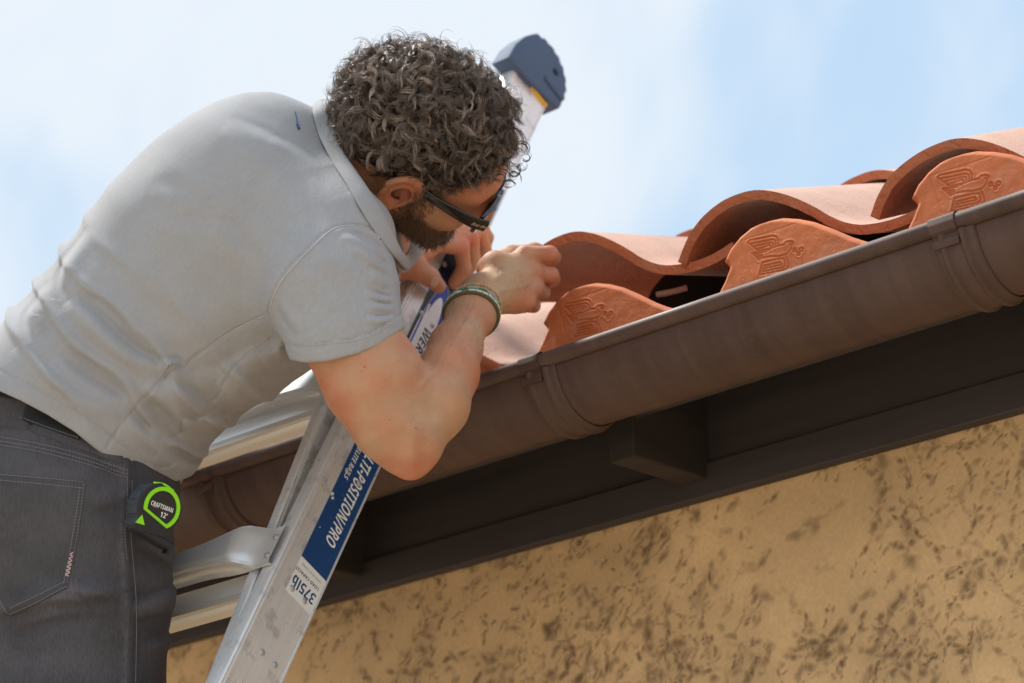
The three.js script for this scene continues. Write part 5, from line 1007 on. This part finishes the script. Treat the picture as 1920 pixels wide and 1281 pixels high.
// ------------------------------------------------------------------ tape measure clipped at the hip
{
  const c = P(299, 956, 2.57), nF = V3(0.58, 0.06, 0.81).normalize(), upv = V3(0.36, 0.93, 0); upv.addScaledVector(nF, -upv.dot(nF)).normalize(); const rt = upv.clone().cross(nF);
  const M = BASIS.clone().multiply(new THREE.Matrix4().makeBasis(rt, upv, nF).setPosition(c).scale(V3(0.81, 0.81, 0.81))), o = V3(0, 0, 0).applyMatrix4(M);
  const t = thing('tape_measure', o, 'black tape measure with bright green ring clipped at the hip of the jeans', 'tape measure');
  const inT = (g) => g.applyMatrix4(M).translate(-o.x, -o.y, -o.z);
  const D = (s) => { const sh = new THREE.Shape(), pts = []; for (let i = 0; i <= 40; i++) { const a = lerp(-0.62, Math.PI + 0.62, i / 40); pts.push([Math.cos(a) * 0.0315 * s, Math.sin(a) * 0.033 * s + 0.002]); } pts.push([-0.0285 * s, -0.028 * s], [-0.018 * s, -0.0335 * s], [0.020 * s, -0.0335 * s], [0.028 * s, -0.026 * s]); pts.forEach((p, i) => sh[i ? 'lineTo' : 'moveTo'](...p)); return sh; };
  const ext = (sh, z0, dep, b) => new THREE.ExtrudeGeometry(sh, { depth: dep, bevelEnabled: true, bevelSize: b, bevelThickness: b, bevelSegments: 3 }).translate(0, 0, z0);
  const black = std({ color: rgb(0.020, 0.021, 0.024), roughness: 0.55 }), rubber = std({ color: rgb(0.050, 0.056, 0.070), roughness: 0.62 }), lime = std({ color: rgb(0.30, 0.86, 0.01), roughness: 0.45 });
  const body = part('case', inT(ext(D(0.94), -0.034, 0.030, 0.003)), rubber, t);
  // grip ribs on the side of the case
  for (const [a, w] of [[2.3, 0.011], [2.85, 0.011], [3.45, 0.012]]) part('grip', inT(new RoundedBoxGeometry(0.005, w, 0.026, 3, 0.002).rotateZ(a - Math.PI).translate(Math.cos(a) * 0.0318, Math.sin(a) * 0.033 + 0.002, -0.019)), rubber, t);
  part('front_plate', inT(ext(D(0.99), -0.003, 0.002, 0.0015)), black, t);
  // ring round the print: cut by a slanting chord below
  const ringShape = (r) => { const sh = new THREE.Shape(); for (let i = 0; i <= 48; i++) { const a = lerp(-1.02, Math.PI + 0.30, i / 48), x = Math.cos(a) * r * 0.0268, y = Math.sin(a) * r * 0.0285 + 0.003; sh[i ? 'lineTo' : 'moveTo'](x, y); } return sh; };
  const rs = ringShape(1), inner = ringShape(0.83); rs.holes.push(new THREE.Path(inner.getPoints().reverse()));
  part('ring', inT(new THREE.ExtrudeGeometry(rs, { depth: 0.0016, bevelEnabled: true, bevelSize: 0.0004, bevelThickness: 0.0004, bevelSegments: 2 }).translate(0.0022, 0, 0.0005)), lime, t);
  part('green_flash', inT(tube([V3(-0.016, 0.0335, -0.006), V3(-0.002, 0.0345, -0.0005), V3(0.013, 0.0295, 0.0008)], 0.0017, 20, 8)), lime, t);
  const tri = new THREE.Shape(); tri.moveTo(-0.0305, -0.026); tri.lineTo(-0.024, -0.0135); tri.lineTo(-0.0165, -0.0262); tri.closePath();
  part('green_corner', inT(new THREE.ExtrudeGeometry(tri, { depth: 0.0016, bevelEnabled: false }).translate(0, 0, 0.0004)), lime, t);
  const face = ringShape(0.825), fg = new THREE.ShapeGeometry(face, 24), p = fg.attributes.position, uv = fg.attributes.uv;
  for (let i = 0; i < p.count; i++) uv.setXY(i, p.getX(i) / 0.044 + 0.5, (p.getY(i) - 0.003) / 0.048 + 0.5);
  const fm = std({ roughness: 0.5, map: canvasTex(704, 768, (c2, w, h) => {
    c2.fillStyle = '#262422'; c2.fillRect(0, 0, w, h); c2.strokeStyle = '#3a3836'; c2.lineWidth = 6;
    for (let i = 0; i < 8; i++) { c2.beginPath(); c2.moveTo(150 + i * 40, 430); c2.lineTo(110 + i * 40, 520); c2.stroke(); }
    c2.save(); c2.translate(w / 2, h * 0.46); c2.rotate(0.06); c2.fillStyle = '#f4f4f2'; c2.textAlign = 'center'; c2.textBaseline = 'middle'; c2.scale(0.86, 1.25); c2.font = 'bold 112px sans-serif'; c2.fillText('CRAFTSMAN', 0, 0); c2.restore();
    c2.fillStyle = '#8e8c8a'; c2.fillRect(125, 395, 120, 16);
    c2.save(); c2.translate(w * 0.63, h * 0.68); c2.rotate(0.06); c2.fillStyle = '#f4f4f2'; c2.textAlign = 'center'; c2.textBaseline = 'middle'; c2.font = 'bold 160px sans-serif'; c2.scale(0.85, 1); c2.fillText("12'", 0, 0); c2.restore();
  }) });
  part('face_print', inT(fg.translate(0.0022, 0, 0.0009)), fm, t);
  part('mouth', inT(new RoundedBoxGeometry(0.056, 0.011, 0.03, 3, 0.003).rotateZ(-0.24).translate(0.006, -0.0365, -0.016)), black, t);
  part('hook', inT(new RoundedBoxGeometry(0.004, 0.016, 0.016, 2, 0.001).rotateZ(-0.24).translate(0.033, -0.045, -0.014)), std({ color: rgb(0.05, 0.05, 0.05), metalness: 0.8, roughness: 0.35 }), t);
  part('belt_clip', inT(new RoundedBoxGeometry(0.018, 0.046, 0.0024, 2, 0.001).translate(0, 0.012, -0.042)), std({ color: rgb(0.5, 0.5, 0.5), metalness: 0.9, roughness: 0.35 }), t);
}

// ------------------------------------------------------------------ bracelets on the right wrist
{
  const A = P(853, 655, 2.68), B = P(897, 556, 2.787), ax = B.clone().sub(A).normalize(), e1 = ax.clone().cross(V3(0, 0, 1)).normalize(), e2 = ax.clone().cross(e1);
  const ringAt = (t, tilt, off) => { const pts = []; for (let i = 0; i < 64; i++) { const an = i / 64 * 6.2832, dir = e1.clone().multiplyScalar(Math.cos(an)).addScaledVector(e2, Math.sin(an)); const c0 = A.clone().lerp(B, t).addScaledVector(ax, 0); let r = 0.012; for (let k = 0; k < 40; k++) { const p = c0.clone().addScaledVector(dir, r).addScaledVector(ax, tilt * Math.cos(an) * r); const v = skinField(p.x, p.y, p.z); if (v > -0.0001) break; r += Math.max(-v * 0.7, 0.0003); } pts.push(c0.clone().addScaledVector(dir, r + off).addScaledVector(ax, tilt * Math.cos(an) * r)); } return pts; };
  const world = (g, o) => g.applyMatrix4(BASIS).translate(-o.x, -o.y, -o.z), R = rng(17);
  const beads = (name, label, t, tilt, r, cols, flat2) => {
    const pts = ringAt(t, tilt, r * 0.7), cv = new THREE.CatmullRomCurve3(pts, true), L = cv.getLength(), n = Math.floor(L / (r * 2.02)), o = Wd(890, 575, 2.76);
    const th = thing(name, o, label, 'bracelet');
    part('cord', world(new THREE.TubeGeometry(cv, 80, r * 0.3, 6, true), o), std({ color: rgb(0.1, 0.2, 0.12), roughness: 0.9 }), th);
    const lists = cols.map(() => []); for (let i = 0; i < n; i++) { const p = cv.getPointAt(i / n), tg = cv.getTangentAt(i / n), q = new THREE.Quaternion().setFromUnitVectors(V3(0, 1, 0), tg); lists[Math.floor(R() * cols.length)].push(new THREE.SphereGeometry(r, 10, 8).applyMatrix4(new THREE.Matrix4().compose(p, q, V3(1, flat2, 1)))); }
    lists.forEach((l, k) => { for (const g of l) part('bead', world(worldUV(g), o), cols[k], th); });
  };
  const ph2 = (r, g, b) => phy({ color: rgb(r, g, b), roughness: 0.3, clearcoat: 0.3 });
  beads('bead_bracelet', 'thin beaded bracelet with gold and pale pink beads, nearest the hand', 0.86, 0.16, 0.0014, [ph2(0.55, 0.36, 0.12), ph2(0.75, 0.5, 0.34), ph2(0.6, 0.55, 0.3)], 0.9);
  beads('bead_bracelet', 'turquoise and green beaded bracelet between the gold and the cream one', 0.755, 0.18, 0.0017, [ph2(0.10, 0.55, 0.52), ph2(0.16, 0.5, 0.65), ph2(0.04, 0.28, 0.14), ph2(0.15, 0.6, 0.5)], 0.9);
  const o = Wd(885, 590, 2.75), cv = new THREE.CatmullRomCurve3(ringAt(0.655, 0.2, 0.0014), true);
  const th = thing('cord_bracelet', o, 'cream and olive corded bracelet, furthest from the hand', 'bracelet');
  part('cord', world(new THREE.TubeGeometry(cv, 96, 0.0023, 8, true), o), std({ color: rgb(0.10, 0.095, 0.045), roughness: 0.8 }), th);
  const cv2 = new THREE.CatmullRomCurve3(ringAt(0.685, 0.2, 0.002), true), L = cv2.getLength(), n = Math.floor(L / 0.0078);
  for (let i = 0; i < n; i++) { if (i % 9 === 8) continue; const c3 = new THREE.CatmullRomCurve3([0.04, 0.35, 0.65, 0.96].map((k) => cv2.getPointAt(((i + k) / n) % 1))); part('cream_tube', world(new THREE.TubeGeometry(c3, 5, 0.0019, 8), o), ph2(0.72, 0.66, 0.50), th); }
}

// ------------------------------------------------------------------ sunglasses
{
  const black = phy({ color: rgb(0.006, 0.006, 0.007), roughness: 0.22, clearcoat: 0.5, clearcoatRoughness: 0.1 }), M = BASIS.clone().multiply(new THREE.Matrix4().makeBasis(HL, HU, HF).setPosition(HO));   // x to his left, y up the face, z forwards
  const o = V3(0, 0, 0.05).applyMatrix4(M), t = thing('sunglasses', o, 'black thick framed sunglasses on the bearded face', 'sunglasses');
  const inG = (g) => g.applyMatrix4(M).translate(-o.x, -o.y, -o.z);
  const lens = (k) => { const sh = new THREE.Shape(); const q = [[-0.022, 0.016], [-0.004, 0.019], [0.016, 0.0195], [0.026, 0.0185], [0.0275, 0.010], [0.023, -0.008], [0.014, -0.0195], [-0.004, -0.0215], [-0.017, -0.015], [-0.023, 0.0]].map(([x, y]) => V3(x * k, y * k, 0)); const c = new THREE.CatmullRomCurve3(q, true, 'centripetal').getPoints(60); c.forEach((p, i) => sh[i ? 'lineTo' : 'moveTo'](p.x, p.y)); return sh; };
  const GZ = 0.1075, GY = -0.001, wrap = (g, s) => { const p = g.attributes.position; for (let i = 0; i < p.count; i++) { const x = p.getX(i); p.setZ(i, p.getZ(i) - 3.4 * x * x); } g.computeVertexNormals(); return g; };
  const rimS = (s) => { const sh = lens(1.05), inn = lens(0.89); sh.holes.push(new THREE.Path(inn.getPoints().reverse())); const g = new THREE.ExtrudeGeometry(sh, { depth: 0.004, bevelEnabled: true, bevelSize: 0.0009, bevelThickness: 0.0009, bevelSegments: 2 }); if (s < 0) g.scale(-1, 1, 1); g.translate(0.0335 * s, GY, GZ - 0.002); if (s < 0) { const ix = g.index; const a = g.attributes.position; for (let i = 0; i < a.count; i += 3) { for (const at of [a, g.attributes.uv]) { const k = at.itemSize; for (let c = 0; c < k; c++) { const tq = at.array[(i + 1) * k + c]; at.array[(i + 1) * k + c] = at.array[(i + 2) * k + c]; at.array[(i + 2) * k + c] = tq; } } } } return wrap(g, s); };
  part('frame', inG(merge([rimS(1), rimS(-1), wrap(new RoundedBoxGeometry(0.022, 0.006, 0.004, 2, 0.0015).translate(0, 0.008 + GY, GZ + 0.001))])), black, t);
  const lm = phy({ color: rgb(0.5, 0.5, 0.6), roughness: 0.03, transmission: 0.95, thickness: 0, ior: 1.5, specularIntensity: 1 });
  for (const s of [1, -1]) { const g = new THREE.ShapeGeometry(lens(0.9), 24); if (s < 0) g.scale(-1, 1, 1); part('lens', inG(wrap(g.translate(0.0335 * s, GY, GZ)), s), lm, t); }
  // temples: from the hinges back over the ears
  for (const s of [1, -1]) {
    const rows = [[0.1025, 0.0115, 0.0655, 0.0093], [0.088, 0.0125, 0.0715, 0.0088], [0.06, 0.0155, 0.0765, 0.0078], [0.035, 0.0185, 0.0790, 0.0062], [0.015, 0.0215, 0.0795, 0.0047], [-0.002, 0.0245, 0.0800, 0.0036], [-0.014, 0.0235, 0.0805, 0.0030], [-0.026, 0.014, 0.0800, 0.0030]];
    const cc = new THREE.CatmullRomCurve3(rows.map((r) => V3(r[2] * s, r[1], r[0]))), sec = []; for (let i = 0; i <= 12; i++) { const a = i / 12 * 6.2832; const e = 0.55; sec.push([Math.sign(Math.cos(a)) * Math.pow(Math.abs(Math.cos(a)), e), Math.sign(Math.sin(a)) * Math.pow(Math.abs(Math.sin(a)), e)]); }
    const g = grid(12, 40, (u, v) => { const p = cc.getPoint(v), k = v * (rows.length - 1), a = Math.min(rows.length - 2, Math.floor(k)), hh = lerp(rows[a][3], rows[a + 1][3], k - a), q = sec[Math.round(u * 12)]; return p.add(V3(q[0] * 0.0022, q[1] * hh, 0)); });
    const cap = new RoundedBoxGeometry(0.005, 0.0155, 0.007, 2, 0.0015).translate(0.0648 * s, 0.0105, 0.1015);
    const tp = part('temple', inG(merge([g, cap])), black, t);
    if (s < 0) {
      const font = await new FontLoader().loadAsync('fonts/droid/droid_serif_bold.typeface.json');
      const tg = new TextGeometry('Ray-Ban', { font, size: 0.0040, depth: 0.0003, curveSegments: 3 });
      tg.applyMatrix4(new THREE.Matrix4().set(1, 0.25, 0, 0, 0, 1, 0, 0, 0, 0, 1, 0, 0, 0, 0, 1)).applyMatrix4(new THREE.Matrix4().set(0, 0, -1, 0, 0, 1, 0, 0, 1, 0, 0, 0, 0, 0, 0, 1));
      tg.rotateY(0.33).translate(-0.0752, 0.0108, 0.0850);
      part('lettering', inG(tg), std({ color: rgb(0.7, 0.55, 0.3), metalness: 0.4, roughness: 0.335 }), tp);
    }
  }
}

renderer.render(scene, camera);
